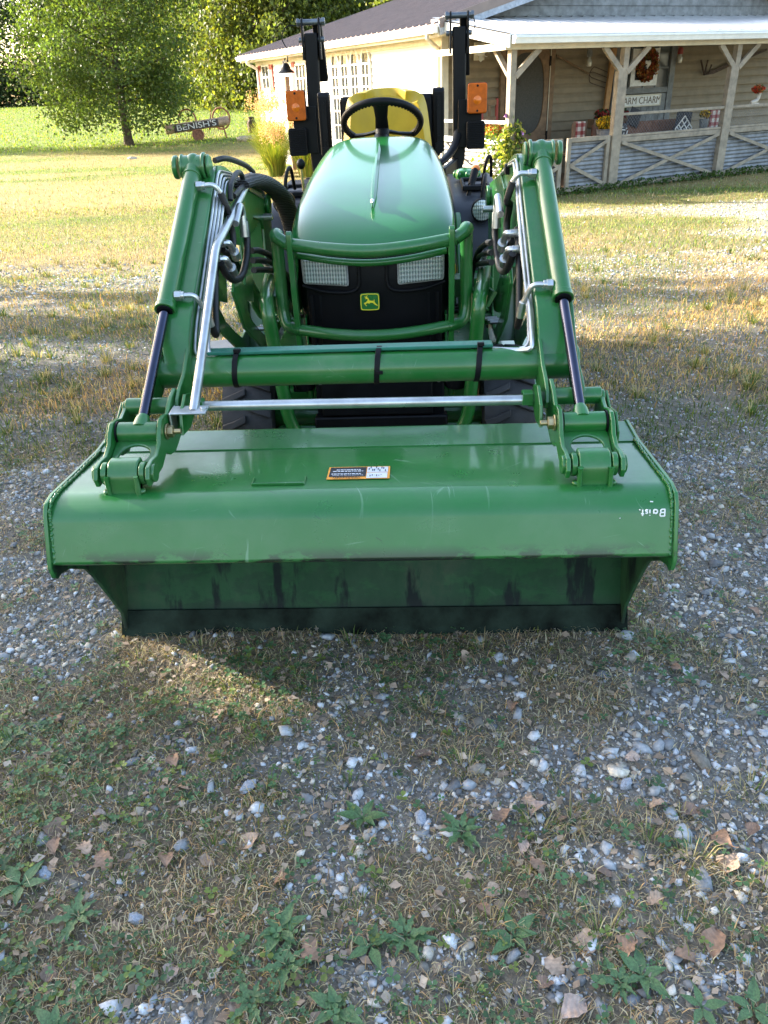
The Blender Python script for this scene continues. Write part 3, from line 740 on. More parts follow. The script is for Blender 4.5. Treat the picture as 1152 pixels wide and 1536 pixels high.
# --- steering column and wheel
m = MB(); m.tube(catmull([(0, 3.50, .95), (0, 3.65, 1.05), (0, 3.80, 1.11)], 5), [.10, .10, .09, .08, .07, .06, .05, .045, .04, .035, .035][:11], 20); m.box((0, 3.70, .98), (.36, .20, .16))
m.build('dash_console', M_black, TR, .02)
WC = Vector((.004, 3.775, 1.160)); nrm = Vector((0, math.sin(R_(31)), math.cos(R_(31)))); e1 = Vector((1, 0, 0)); e2 = nrm.cross(e1)
wp = [WC+(e1*math.cos(a)+e2*math.sin(a))*.168 for a in [2*math.pi*k/64 for k in range(64)]]
m = MB(); m.tube(wp, .0145, 14, closed=True)
for k in range(64):   # finger grips underneath
    a = 2*math.pi*k/64
    if k % 1 == 0: m.sphere(WC+(e1*math.cos(a)+e2*math.sin(a))*.163-nrm*.010, .0072, 6, 4)
SW = m.build('steering_wheel', M_black, TR, ang=60)
m = MB(); hub = WC-nrm*.035
for a in (-90, 38, 142):
    a = R_(a); tip = WC+(e1*math.cos(a)+e2*math.sin(a))*.165; mid = hub+(tip-hub)*.5-nrm*.004
    if a < 0: m.tube([hub, mid, tip], [.030, .026, .034], 10, flat=.35)
    else: m.tube([hub, mid, tip], [.026, .020, .022], 10, flat=.4)
m.lathe([(.0, .02), (.026, .016), (.032, .0), (.028, -.04), (.02, -.08)], hub, nrm, 20); m.build('spoke', M_black, SW, ang=60)

# --- seat
m = MB(); rows = [(-.01, 1.294, .100), (-.005, 1.291, .155), (.0, 1.272, .190), (.0, 1.23, .208), (.0, 1.10, .220), (.0, .98, .236), (.0, .86, .245), (.01, .78, .24)]
vs_ = []; K = 16
for (dy, z, hw) in rows:
    for k in range(K+1):
        t_ = -1+2*k/K; vs_.append((.0+hw*t_+.005, 4.45+dy-.075*abs(t_)**2.2+.05*(1.0-z)*.3, z-.018*abs(t_)**3*(1 if z > 1.2 else 0)))
fs_ = [(i*(K+1)+k, i*(K+1)+k+1, (i+1)*(K+1)+k+1, (i+1)*(K+1)+k) for i in range(len(rows)-1) for k in range(K)]
m.add(vs_, fs_); ST = m.build('seat', M_yellow, TR, ang=80)
so_ = ST.modifiers.new('thick', 'SOLIDIFY'); so_.thickness = .06; so_.offset = -1; bb = ST.modifiers.new('bevel', 'BEVEL'); bb.width = .02; bb.segments = 3; bb.limit_method = 'ANGLE'; sb = ST.modifiers.new('sub', 'SUBSURF'); sb.render_levels = 2; sb.levels = 1
m = MB(); m.box((.005, 4.22, .80), (.46, .44, .10)); m.build('seat_cushion', M_yellow, ST, .04)
m = MB(); m.tube([(x*.09+.005, 4.425-.0, 1.215+.020*math.sin(math.acos(x))) for x in [math.cos(math.pi*k/16) for k in range(17)]], .003, 6); m.build('seat_piping', M_yellow, ST)
m = MB(); m.box((.13, 4.52, 1.05), (.24, .04, .42)); m.box((-.12, 4.52, 1.05), (.24, .04, .42)); m.build('seat_shell', M_black, ST, .03)
for s, xa in ((-1, -.322), (1, .272)):
    m = MB(); m.px([(4.50, .985), (4.53, .985), (4.58, 1.27), (4.57, 1.285), (4.50, 1.285), (4.485, 1.27)], xa-.030, xa+.030); AM = m.build('armrest', M_black, TR, .008)
    m = MB(); m.px([(4.475, 1.02), (4.49, 1.02), (4.482, 1.25), (4.473, 1.25)], xa-.010, xa+.014)
    for z in (1.235, 1.20, 1.06, 1.03): m.cyl((xa, 4.475, z), (xa, 4.465, z), .006, seg=8)
    m.box((xa+.0, 4.47, 1.005), (.035, .02, .05)); m.build('armrest_slot', M_bmetal, AM)
    m = MB(); m.bar((xa*.75, 4.52, .93), (xa, 4.53, 1.0), .03, .05); m.build('armrest_hinge', M_black, AM, .004)

# --- rollover bar
ROP = None
for s, xt, xm, xb in ((-1, -.402, -.418, -.425), (1, .394, .400, .385)):
    m = MB()
    if s < 0: m.tube([(xt, 4.87, 1.565), (xm, 4.87, .98), (xb, 4.87, .55)], .0001, 4)
    m.v = []; m.f = []; m.fm = []
    path = [(xt, 4.87, 1.565), (xm, 4.87, 1.0), (xm-.005*s, 4.87, .92), (xb-s*.025, 4.86, .80), (xb-s*.05, 4.84, .55)]
    w_ = .036
    vs_ = []
    for p in path: vs_ += [(p[0]-w_, p[1]-.030, p[2]), (p[0]+w_, p[1]-.030, p[2]), (p[0]+w_, p[1]+.030, p[2]), (p[0]-w_, p[1]+.030, p[2])]
    fs_ = [(i*4+k, i*4+(k+1) % 4, (i+1)*4+(k+1) % 4, (i+1)*4+k) for i in range(4) for k in range(4)]+[(0, 1, 2, 3), (19, 18, 17, 16)]
    m.add(vs_, fs_); RB = m.build('rollover_post', M_bmetal, TR, .008)
    # hinge plates and pins at the top, folded hoop hanging behind
    m = MB()
    for q in (-.046, .046):
        m.px([(4.835, 1.44), (4.905, 1.44), (4.905, 1.58), (4.885, 1.635), (4.855, 1.635), (4.835, 1.58)], xt+q-.005, xt+q+.005)
    m.build('hinge_plate', M_bmetal, RB, .003)
    m = MB(); m.cyl((xt-.062, 4.87, 1.615), (xt+.062, 4.87, 1.615), .015, seg=14); m.cyl((xt-.070, 4.87, 1.535), (xt+.070, 4.87, 1.535), .013, seg=14)
    m.cyl((xt-.075, 4.87, 1.615), (xt-.060, 4.87, 1.615), .022, seg=6); m.cyl((xt+.060, 4.87, 1.615), (xt+.078, 4.87, 1.615), .022, seg=6)
    m.build('hinge_pin', simple('dull_steel', (.16, .18, .20, 1), .45, .8), RB, .002)
    m = MB(); m.tube(catmull([(xt+.075, 4.87, 1.61), (xt+.085, 4.87, 1.57), (xt+.078, 4.87, 1.535)] if s > 0 else [(xt-.05, 4.87, 1.60), (xt-.13, 4.87, 1.60), (xt-.16, 4.87, 1.55), (xt-.14, 4.87, 1.50)], 6), .003, 6); m.build('lanyard', M_bmetal, RB)
    m = MB(); m.bar((xt+.03, 4.91, 1.62), (xt+.042, 4.99, 1.34), .05, .05, (0, 1, 0)); m.build('folded_hoop', M_bmetal, RB, .006)
m = MB(); m.bar((.40, 4.90, .90), (.30, 4.60, .86), .03, .07) ; m.tube(catmull([(.40, 4.86, 1.08), (.36, 4.75, .98), (.28, 4.62, .92), (.2, 4.6, .92)], 6), .025, 10, flat=.6)
m.build('grab_arm', M_bmetal, TR, .006); m = MB(); m.bar((-.42, 4.85, .80), (-.2, 4.7, .76), .03, .09); m.box((-.32, 4.84, .80), (.34, .03, .10)); m.cyl((-.42, 4.83, .86), (-.42, 4.815, .86), .012, seg=6)
m.build('rear_frame', M_bmetal, TR, .006)
# signal lamps
t = NT('amber_lens'); v = t.obj(); d = t.n('ShaderNodeVectorMath', operation='LENGTH')
M_amb = simple('amber_plastic', (.52, .10, .001, 1), .45, 0, .12, 30, .3, 160, .1, .25)
M_amb2 = simple('amber_bright', (.75, .17, .006, 1), .3, 0, .05, 30, 0, 60, .3)
for s, xs in ((-1, -.502), (1, .490)):
    m = MB(); f = lambda y: (lambda p: (xs+p[0], y, 1.224+p[1]))
    q = [(p.x, p.y) for p in fillet([(-.052, -.073, 0), (.052, -.073, 0), (.052, .073, 0), (-.052, .073, 0)], .014, 4, True)]
    m.prism([(a*1.05, b*1.03) for a, b in q], f(4.765), f(4.80)); SG = m.build('signal_lamp', M_black, TR, .003)
    m = MB(); m.prism(q, f(4.745), f(4.764)); m.build('amber_lens', M_amb, SG, .005)
    m = MB(); m.lathe([(.0, .010), (.012, .008), (.024, .002), (.028, -.003)], (xs, 4.748, 1.215), (0, -1, 0), 20); m.build('lens_centre', M_amb2, SG)
    m = MB(); [m.cyl((xs, 4.742, 1.224+q_*.060), (xs, 4.747, 1.224+q_*.060), .006, seg=10) for q_ in (-1, 1)]; m.build('lens_screw', M_black, SG)
    m = MB(); f2 = lambda y: (lambda p: (xs+p[0]*.96+(-.006 if s < 0 else -.004), y, 1.043+p[1]*.96)); m.prism(q, f2(4.765), f2(4.80))
    for k in range(14): m.box((xs-.005, 4.762, .985+k*.009), (.085, .005, .004))
    m.build('rear_reflector', M_black, TR, .003)
    m = MB(); m.box((xs-s*.035, 4.82, 1.10), (.13, .012, .24)); m.build('lamp_mount', M_bmetal, TR, .003)

# --- fender consoles, worklights, levers
def console(s):
    m = MB()
    prof = [(3.42, .58), (3.44, .70), (3.52, .82), (3.62, .865), (3.85, .885), (4.05, .90), (4.25, .90), (4.25, .55), (3.6, .50)]
    x0, x1 = (.300, .52) if s > 0 else (-.50, -.30)
    m.px(prof, x0, x1); m.box(((x0+x1)/2, 3.78, .89), (.10, .14, .03)); C = m.build('fender_console', M_console, TR, .03, seg=4)
    m = MB(); m.ring([(x0+.05, 3.64), (x1-.05, 3.64), (x1-.05, 3.84), (x0+.05, 3.84)], [(x0+.062, 3.655), (x1-.062, 3.655), (x1-.062, 3.82), (x0+.062, 3.82)], lambda p: (p[0], p[1], .885+(p[1]-3.64)*.08), lambda p: (p[0], p[1], .905+(p[1]-3.64)*.08)); m.build('lever_slot', M_black, C, .004)
    return C
CN = console(1); CL = console(-1)
Md_l = simple('decal_grey', (.4, .42, .45, 1), .5)
m = MB(); m.ring([(.325, .675), (.350, .675), (.350, .735), (.325, .735)], [(.328, .679), (.347, .679), (.347, .731), (.328, .731)], lambda p: (p[0]+.0, 3.452+(p[1]-.70)*.85-.012, p[1]+.015), lambda p: (p[0], 3.450+(p[1]-.70)*.85-.014, p[1]+.015))
for k in range(3): m.box((.3375, 3.447, .695+k*.014), (.010, .002, .005))
m.build('console_decal', Md_l, CN)
for s, x, z in ((-1, -.412, .886), (1, .424, .828)):
    m = MB(); m.lathe([(.030, .055), (.044, .04), (.047, .0), (.043, -.004), (.040, .004)], (x, 3.46, z), (0, 1, 0), 26); m.bar((x, 3.50, z), (x+s*.01, 3.60, z-.03), .03, .02)
    m.tube(catmull([(x, 3.51, z+.03), (x+.01, 3.53, z+.10), (x+.02, 3.60, z+.12), (x+.02, 3.68, z+.03)], 5), .008, 8)
    WL = m.build('work_light', M_black, TR, ang=50)
    m = MB(); m.lathe([(.0, -.006), (.020, -.005), (.041, .0)], (x, 3.46, z), (0, 1, 0), 26); m.cyl((x, 3.454, z), (x, 3.450, z), .010, seg=10); m.build('lens', M_glass, WL)
m = MB(); m.tube([(.36, 3.62, .82), (.385, 3.66, .89), (.405, 3.70, .93)], [.008, .010, .012], 10); LV = m.build('lever', M_black, TR)
m = MB(); m.tube([(.390, 3.68, .905), (.408, 3.72, .955), (.414, 3.735, .968)], [.014, .017, .010], 12); m.build('lever_grip', M_black, LV)
m = MB(); m.sphere((.414, 3.735, .966), (.019, .019, .014), 12, 8); m.build('orange_knob', simple('orange_plastic', (.8, .22, .03, 1), .4), LV)
m = MB(); m.tube([(-.352, 3.68, .86), (-.356, 3.68, 1.0)], .006, 8); LV2 = m.build('lever', M_brass, TR)
m = MB(); m.sphere((-.356, 3.68, 1.015), (.019, .019, .022), 14, 10); m.build('lever_knob', M_black, LV2)
m = MB(); m.lathe([(.02, -.03), (.052, -.02), (.058, .0), (.052, .018), (.03, .024), (0, .025)], (.388, 3.95, .925), (0, 0, 1), 24)
for k in range(8): a = k*math.pi/4; m.sphere((.388+.054*math.cos(a), 3.95+.054*math.sin(a), .925), (.012, .012, .017), 8, 6)
m.build('fuel_cap', M_gclean, TR, ang=50)
m = MB(); m.tube(catmull([(.44, 3.70, .90), (.455, 3.68, 1.0), (.475, 3.70, 1.01), (.485, 3.76, .93)], 6), .007, 8); m.build('cable', M_black, TR)
# foot platforms and fender steps
for s in (-1, 1):
    m = MB(); m.box((s*.40, 3.35, .46), (.26, .50, .04)); m.px([(3.15, .47), (3.45, .50), (3.50, .60), (3.45, .60)], s*.30, s*.52)
    m.px([(3.12, .36), (3.16, .55), (3.40, .78), (3.50, .82), (3.5, .70), (3.3, .40)], s*.31, s*.335)
    FP = m.build('foot_platform', M_green, TR, .006)
    m = MB(); m.box((s*.40, 3.34, .488), (.22, .40, .012))
    for k in range(9): m.box((s*.40, 3.16+k*.045, .498), (.21, .014, .010))
    m.build('foot_mat', M_rubber, FP, .002)
# rear fender shells
for s in (-1, 1):
    m = MB(); pr_ = [(4.35+.40*math.cos(R_(a)), .42+.42*math.sin(R_(a))) for a in range(-5, 186, 12)]; pi_ = [(4.35+.38*math.cos(R_(a)), .42+.40*math.sin(R_(a))) for a in range(185, -6, -12)]
    m.px(pr_+pi_, s*.28, s*.56); m.build('rear_fender', M_gclean, TR, .004)

# --- wheels
def wheel(name, x, y, R, w, s, lugs, rimr):
    m = MB(); prof = [(rimr, -w*.42), (R*.80, -w*.50), (R*.95, -w*.46), (R*.985, -w*.25), (R*.99, 0), (R*.985, w*.25), (R*.95, w*.46), (R*.80, w*.50), (rimr, w*.42), (rimr*.95, 0)]
    m.lathe(prof+[prof[0]], (x, y, R), (1, 0, 0), 48, False)
    T = m.build('tyre', M_rubber, TR, ang=35)
    m = MB()
    for k in range(lugs):
        for sd in (-1, 1):
            a = 2*math.pi*(k+(.5 if sd > 0 else 0))/lugs
            def pt(xx, da, r): return (x+xx, y+r*math.cos(a+da), R+r*math.sin(a+da))
            q = [(0*sd*w, .02), (sd*w*.22, .10), (sd*w*.46, .16)]
            ww = .055 if R < .3 else .05
            vs_ = []
            for (xx, da) in q:
                for rr_ in (R*.975, R*1.055):
                    for d_ in (-ww, ww): vs_.append(pt(xx, da+d_, rr_-(.010 if abs(xx) > w*.4 else 0)))
            fs_ = []
            for i in range(2):
                b = i*4; fs_ += [(b, b+1, b+5, b+4), (b+2, b+6, b+7, b+3), (b, b+4, b+6, b+2), (b+1, b+3, b+7, b+5)]
            fs_ += [(0, 2, 3, 1), (8, 9, 11, 10)]; m.add(vs_, fs_)
    m.build('tread', M_rubber, T, .004)
    m = MB(); m.lathe([(rimr*1.02, -w*.42), (rimr*.98, -w*.2), (rimr*.5, s*w*.12), (.06, s*w*.2), (0.01, s*w*.2)], (x, y, R), (1, 0, 0), 32, False)
    m.build('rim', M_yel, T, ang=40)
wheel('front_wheel', -.45, 2.66, .235, .185, -1, 16, .13); wheel('front_wheel', .45, 2.66, .235, .185, 1, 16, .13)
wheel('rear_wheel', -.46, 4.20, .33, .26, -1, 18, .16); wheel('rear_wheel', .46, 4.20, .33, .26, 1, 18, .16)
# --- chassis, axle, radiator box and small stuff between the wheels
m = MB(); m.box((0, 2.95, .42), (.38, .95, .22)); m.box((.01, 2.56, .37), (.44, .12, .18)); m.box((.01, 2.50, .255), (.46, .05, .10)); m.box((0, 3.6, .45), (.40, .8, .3)); m.box((0, 4.3, .50), (.40, .7, .4))
m.bar((-.22, 2.49, .435), (.24, 2.49, .435), .02, .012); m.box((-.27, 2.62, .40), (.06, .10, .07)); m.box((.29, 2.62, .40), (.06, .10, .07))
m.lathe([(.035, -.03), (.045, .0), (.045, .04), (.02, .05)], (.27, 2.52, .42), (0, 0, 1), 14); m.lathe([(.03, -.03), (.04, .0), (.04, .03)], (-.25, 2.53, .42), (0, 0, 1), 14)
m.build('chassis', M_bmetal, TR, .006)
m = MB(); m.cyl((-.42, 2.66, .25), (.42, 2.66, .25), .045, seg=16); m.box((0, 2.62, .27), (.20, .18, .14)); m.bar((-.36, 2.54, .24), (.36, 2.54, .24), .02, .025)
m.bar((-.26, 2.52, .46), (-.16, 2.52, .40), .02, .02); m.px([(2.50, .455), (2.58, .47), (2.60, .38), (2.54, .34)], -.245, -.225); m.px([(2.50, .455), (2.58, .47), (2.60, .38), (2.54, .34)], .245, .265)
m.box((-.27, 2.75, .50), (.16, .40, .05)); m.box((.27, 2.75, .50), (.16, .40, .05))
m.build('front_axle', M_green, TR, .006)
m = MB()
for x, y, z in ((-.19, 2.486, .432), (.21, 2.486, .432), (-.13, 2.473, .225), (.13, 2.473, .225), (.165, 2.473, .228), (-.02, 2.474, .24)): m.cyl((x, y, z), (x, y-.012, z), .008, seg=6)
m.bar((-.2, 2.484, .45), (-.17, 2.484, .452), .004, .008)
m.build('chassis_bolt', M_zinc, TR)
# --- mower deck under the belly
M_deck = simple('grey_deck_cover', (.20, .21, .22, 1), .5, 0, .12, 6)
m = MB(); m.pz([(-.62, 3.00), (.62, 3.00), (.70, 3.2), (.70, 3.60), (.5, 3.85), (-.5, 3.85), (-.70, 3.6), (-.70, 3.2)], .12, .22); m.pz([(-.45, 3.05), (.45, 3.05), (.5, 3.7), (-.5, 3.7)], .22, .25)
m.cyl((.56, 3.30, .24), (.56, 3.30, .32), .11, seg=20); MD = m.build('mower_deck', M_gclean, TR, .012)
m = MB(); m.prism([(-.92, 3.18), (-.66, 3.30), (-.66, 3.72), (-.90, 3.76)], lambda p: (p[0], p[1], .20+(p[0]+.92)*.14), lambda p: (p[0], p[1], .212+(p[0]+.92)*.14)); m.bar((-.68, 3.28, .25), (-.66, 3.74, .26), .05, .03)
DCH = m.build('discharge_chute', M_deck, MD, .006)
m = MB(); m.add([(-.80, 3.40, .2345), (-.72, 3.41, .2457), (-.72, 3.52, .2457), (-.80, 3.51, .2345)], [(0, 1, 2, 3)]); m.build('chute_label', simple('label_cream', (.7, .68, .55, 1), .5), DCH, flat=True)
m = MB(); m.add([(-.735, 3.41, .2447), (-.72, 3.412, .2467), (-.72, 3.52, .2467), (-.735, 3.518, .2447)], [(0, 1, 2, 3)]); m.build('chute_label_band', simple('label_pink', (.7, .12, .12, 1), .5), DCH, flat=True)
# ------------------------------------------------------------------ terrain
def tz(x, y): return -.35*sst(4, 13, y)+1.3*sst(22, 62, y)
def micro(x, y):
    k = np.clip(1-(np.asarray(y)-3)/6, .25, 1)
    return (fbm(x, y, 3.1, 5)-.5)*.05*k+(fbm(x+9, y, 14, 3)-.5)*.012*k
def gheight(x, y): return tz(x, y)+micro(x, y)-.006
def lim(lo, hi, v): return np.clip((v-lo)/(hi-lo), 0, 1)
GPT = [(.09, 1.15, .13, .07), (.12, 1.05, .10, .05), (.72, 1.28, .12, .14), (.60, 1.16, .16, .05), (.05, .76, .13, .05), (.17, .79, .10, .04), (.36, .75, .10, .05), (.58, .74, .10, .05), (.33, 1.12, .10, .04), (.48, .98, .10, .03),
       (-.95, 1.65, .2, .16), (-.55, .93, .07, .04), (-.18, 1.22, .09, .06), (-1.5, 2.7, .4, .35), (1.15, 2.0, .25, .2), (-1.2, 2.1, .25, .2), (-.33, .68, .12, .03), (1.25, 2.9, .3, .15), (-.02, .93, .09, .03), (.9, 1.75, .15, .1)]
def gravel(x, y):
    """share of bare gravel, 0..1"""
    b = 0
    for cx, cy, sx, sy in GPT: b = np.maximum(b, np.exp(-((x-cx)/sx)**2-((y-cy)/sy)**2))
    near = lim(.31, .54, fbm(x+3.1, y+1.7, 5.5, 5)*.66+b*.26+.07*sst(-.3, .5, x)-.05*sst(0, -.6, x)*sst(2, 1, y))
    mid = lim(.47, .62, fbm(x*.55+20, y*1.3, 1.1, 4))
    band = lim(.36, .58, fbm(x*.5+5, y*1.2, .9, 4))
    far = lim(.42, .60, fbm(x*.4+40, y, .8, 4))*sst(11.6, 10.2, y-.25*x)*(.35+.65*sst(-3.0, 1.5, x))
    a = near*sst(3.4, 2.4, y)+mid*.6*sst(2.4, 3.4, y)*sst(5.0, 3.8, y)*sst(1.0, -1.0, x)+mid*.45*sst(2.4, 3.4, y)*sst(5.2, 3.8, y)*sst(-1, 1, x)
    return np.clip(a+.85*band*sst(3.8, 5.0, y)*sst(8.4, 7.2, y)*(.55+.45*sst(1.5, -.5, x))+far*sst(7.2, 8.4, y), 0, 1)
def green(x, y):
    n = fbm(x+50, y+9, 1.3, 4); n2 = fbm(x*.3+7, y*.9+3, .8, 3)
    g = (.30+.9*(n-.35))*sst(3.2, 2.0, y)
    g = g+(.20+.75*sst(.45, .62, n2)+.25*sst(0, 2, x))*sst(2.0, 3.2, y)*sst(5.4, 4.2, y)
    g = g+(.10+.5*sst(.5, .6, n2))*sst(4.2, 5.4, y)*sst(9.5, 8.0, y)
    g = g+(.55+.5*(n2-.5))*sst(8.2, 9.8, y)*sst(15, 11.5, y)
    g = g+(.22+.6*sst(.52, .66, n2))*sst(11.5, 14, y)*sst(30, 24, y+.9*(x+8)*.3)
    lawn = sst(25.5, 30.5, y-.22*(x+9)+3*(n2-.5))
    return np.clip(g*(1-lawn*.9)+lawn*(.88+.2*(n2-.5)), 0, 1)
C_soil = np.array([.165, .135, .102]); C_grav = np.array([.33, .325, .32]); C_dry = np.array([.30, .225, .10]); C_grn = np.array([.070, .105, .018]); C_lawn = np.array([.120, .185, .032])
def gcol(x, y):
    gv = gravel(x, y)[:, None]; gr = green(x, y)[:, None]; yy = np.asarray(y)[:, None]
    farw = sst(2.5, 12, yy)
    veg = C_dry*(1-gr)+(C_grn*(1-sst(12, 26, yy))+C_lawn*sst(12, 26, yy))*gr
    base = C_soil*(1-farw)+veg*farw
    grv = C_grav*(.55+.45*farw)+np.array([.05, .02, -.03])*sst(4, 8, yy)
    return base*(1-gv*.85)+grv*gv*.85
xs = np.unique(np.concatenate([-np.geomspace(3, 160, 60), np.linspace(-3, 3, 130), np.geomspace(3, 160, 60)]))
ys = np.unique(np.concatenate([np.linspace(-60, .3, 12), np.linspace(.3, 4, 90), np.geomspace(4, 30, 130), np.geomspace(30, 420, 60)]))
GX, GY = np.meshgrid(xs, ys); gx_, gy_ = GX.ravel(), GY.ravel()
nx, ny = len(xs), len(ys); idx = np.arange(nx*ny).reshape(ny, nx)
Fq = np.stack([idx[:-1, :-1], idx[:-1, 1:], idx[1:, 1:], idx[1:, :-1]], -1).reshape(-1, 4)
t = NT('ground_soil'); a = t.n('ShaderNodeAttribute'); a.attribute_name = 'Col'; v = t.obj()
k1 = t.ramp(t.noise(95, 6, .75, v), [(.28, (.45, .45, .45, 1)), (.5, (.95, .95, .95, 1)), (.72, (1.7, 1.65, 1.55, 1))])
k2 = t.ramp(t.noise(11, 6, .7, v), [(.3, (.72, .74, .72, 1)), (.7, (1.3, 1.26, 1.2, 1))])
k3 = t.ramp(t.noise(.9, 5, .6, v), [(.3, (.85, .86, .84, 1)), (.7, (1.15, 1.13, 1.1, 1))])
c = t.mix(1, t.mix(1, t.mix(1, a.outputs['Color'], k1, 'MULTIPLY'), k2, 'MULTIPLY'), k3, 'MULTIPLY')
vo = t.n('ShaderNodeTexVoronoi'); vo.inputs['Scale'].default_value = 70; t.l(v, vo.inputs['Vector'])
hgt = t.math('ADD', t.noise(60, 6, .7, v), t.math('MULTIPLY', vo.outputs['Distance'], -.6))
t.pbr(c, .95, 0, t.bump(hgt, .7, .012), 0, .2); M_ground = t.m
ground = bulk('ground', np.stack([gx_, gy_, gheight(gx_, gy_)], -1), Fq, gcol(gx_, gy_), M_ground, smooth=True)
tag(ground, None, None, kind='structure')

def samp(n, y0, y1, dens, xh=lambda y: .62*y+1.05, pw=1.0):
    """random points in the field of view; dens(x,y) = keep probability"""
    y = y0+(y1-y0)*rng.random(n)**pw; x = (rng.random(n)*2-1)*xh(y)+.02-.05*y
    k = rng.random(n) < dens(x, y); return x[k], y[k]
jit = lambda n, s: 1+(rng.random((n, 1))-.5)*s

# --- stones
ico = []
ph = (1+5**.5)/2
for a_ in (-1, 1):
    for b_ in (-ph, ph): ico += [(a_, b_, 0), (0, a_, b_), (b_, 0, a_)]
ico = np.array(ico)/math.hypot(1, ph)
def hull_faces(P):
    F = []
    for i in range(12):
        for j in range(i+1, 12):
            for k in range(j+1, 12):
                if all(abs(np.linalg.norm(P[p]-P[q])-1.0515) < .01 for p, q in ((i, j), (j, k), (i, k))):
                    n_ = np.cross(P[j]-P[i], P[k]-P[i]); F.append((i, j, k) if n_@P[i] > 0 else (i, k, j))
    return np.array(F)
icoF = hull_faces(ico)
def stones(x, y, r, colf, sink=.35):
    n = len(x); z = gheight(x, y)
    P = ico[None]*(1+(rng.random((n, 12, 1))-.5)*1.05)
    P = P*np.stack([.8+rng.random(n)*.7, .7+rng.random(n)*.5, .45+rng.random(n)*.4], -1)[:, None]
    a = rng.random(n)*6.28; c, s = np.cos(a)[:, None], np.sin(a)[:, None]
    tl = (rng.random(n)-.5)[:, None]*.9
    X = P[..., 0]*c-P[..., 1]*s; Y = P[..., 0]*s+P[..., 1]*c; Z = P[..., 2]+X*tl
    V = np.stack([X*r[:, None]+x[:, None], Y*r[:, None]+y[:, None], Z*r[:, None]+(z+r*sink*.6)[:, None]], -1)
    F = icoF[None]+(np.arange(n)*12)[:, None, None]
    return V.reshape(-1, 3), F.reshape(-1, 3), np.repeat(colf, 12, 0)
parts = []
def addst(n, y0, y1, dens, rmin, rmax, pw=1., mul=1.):
    x, y = samp(n, y0, y1, dens, pw=pw); m_ = len(x); r = rmin+(rmax-rmin)*rng.random(m_)**3
    tone = (.12+.38*rng.random((m_, 1))**1.5)*mul
    col = tone*np.where(rng.random((m_, 1)) < .7, np.array([[.95, .99, 1.05]]), np.array([[1.10, 1.0, .86]]))*jit(m_, .2)
    parts.append(stones(x, y, r, col))
addst(74000, .5, 2.8, lambda x, y: gravel(x, y)**1.5*.75+.03, .0020, .0088, mul=1.35)
addst(160000, .5, 3.2, lambda x, y: gravel(x, y)*.6+.16, .0012, .0038, mul=1.15)
addst(3200, .5, 3.0, lambda x, y: gravel(x, y)*.7+.05, .009, .0185, mul=1.2)
addst(84000, 2.4, 7.5, lambda x, y: gravel(x, y)*.7+.06, .0032, .0095, mul=1.3)
addst(42000, 6.0, 12.5, lambda x, y: gravel(x, y)*.6+.01, .007, .017, mul=1.3)
def cat(parts):
    o = 0; V = []; F = []; C = []
    for v_, f_, c_ in parts: V.append(v_); F.append(f_+o); C.append(c_); o += len(v_)
    return np.concatenate(V), np.concatenate(F), np.concatenate(C)
V, F, Cc = cat(parts)
M_stone = attrmat('limestone', .85, 0, .25, 120, .4)
tag(bulk('gravel', V, F, Cc, M_stone), 'grey crushed limestone scattered in patches over the bare ground', 'gravel', kind='stuff')

# --- grass blades
def blades(x, y, h, w, lean, col):
    n = len(x); z = gheight(x, y)-.003; a = rng.random(n)*6.283; dx, dy = np.cos(a), np.sin(a)
    b = a+1.57+(rng.random(n)-.5); wx, wy = np.cos(b)*w/2, np.sin(b)*w/2
    L1 = h*lean*.35; L2 = h*lean
    z1 = h*np.sqrt(np.clip(1-lean**2*.5, .1, 1))*.6; z2 = h*np.sqrt(np.clip(1-lean**2, .02, 1))
    V = np.stack([np.stack([x-wx, y-wy, z], -1), np.stack([x+wx, y+wy, z], -1),
                  np.stack([x-wx*.8+dx*L1, y-wy*.8+dy*L1, z+z1], -1), np.stack([x+wx*.8+dx*L1, y+wy*.8+dy*L1, z+z1], -1),
                  np.stack([x+dx*L2, y+dy*L2, z+z2], -1)], 1)
    F = np.array([[0, 1, 3], [0, 3, 2], [2, 3, 4]])[None]+(np.arange(n)*5)[:, None, None]
    return V.reshape(-1, 3), F.reshape(-1, 3), np.repeat(col, 5, 0)
def bcol(x, y, k=1.):
    n = len(x); g = rng.random(n) < green(x, y)*k; gm = g[:, None]
    lawn = sst(24, 30, y)[:, None]
    dry = np.array([[.70, .60, .42]])*(.38+.6*rng.random((n, 1)))*np.where(rng.random((n, 1)) < .25, np.array([[1.1, .82, .62]]), 1)
    grn = (np.array([[.10, .15, .045]])*(1-lawn)+np.array([[.135, .205, .038]])*lawn)*(.5+.9*rng.random((n, 1)))*np.where(rng.random((n, 1)) < .3, np.array([[1.7, 1.25, .8]]), 1)
    warm = sst(3.5, 9, y)[:, None]
    tan = (sst(2.6, 3.6, y)*sst(7.5, 5.5, y))[:, None]
    dry = dry*(1+tan*np.array([[.12, -.08, -.35]]))
    return np.where(gm, grn*(1+warm*.55), dry*(1-warm*.34))
G = []
def addbl(n, y0, y1, dens, h0, h1, w, lean0=.3, pw=1., k=1., xh=None):
    x, y = samp(n, y0, y1, dens, pw=pw) if xh is None else samp(n, y0, y1, dens, xh, pw)
    m_ = len(x); h = h0+(h1-h0)*rng.random(m_)**1.6; ln = lean0+(.97-lean0)*rng.random(m_)
    G.append(blades(x, y, h, w*(.6+.7*rng.random(m_)), ln, bcol(x, y, k)))
vegd = lambda x, y: np.clip(1-gravel(x, y)*.88, 0, 1)
tuftd = lambda x, y: np.clip(1-gravel(x, y)*.9, 0, 1)*lim(.45, .62, fbm(x+70, y+31, 5, 3))
addbl(105000, .5, 3.0, vegd, .007, .032, .0021, .60)          # short thatch
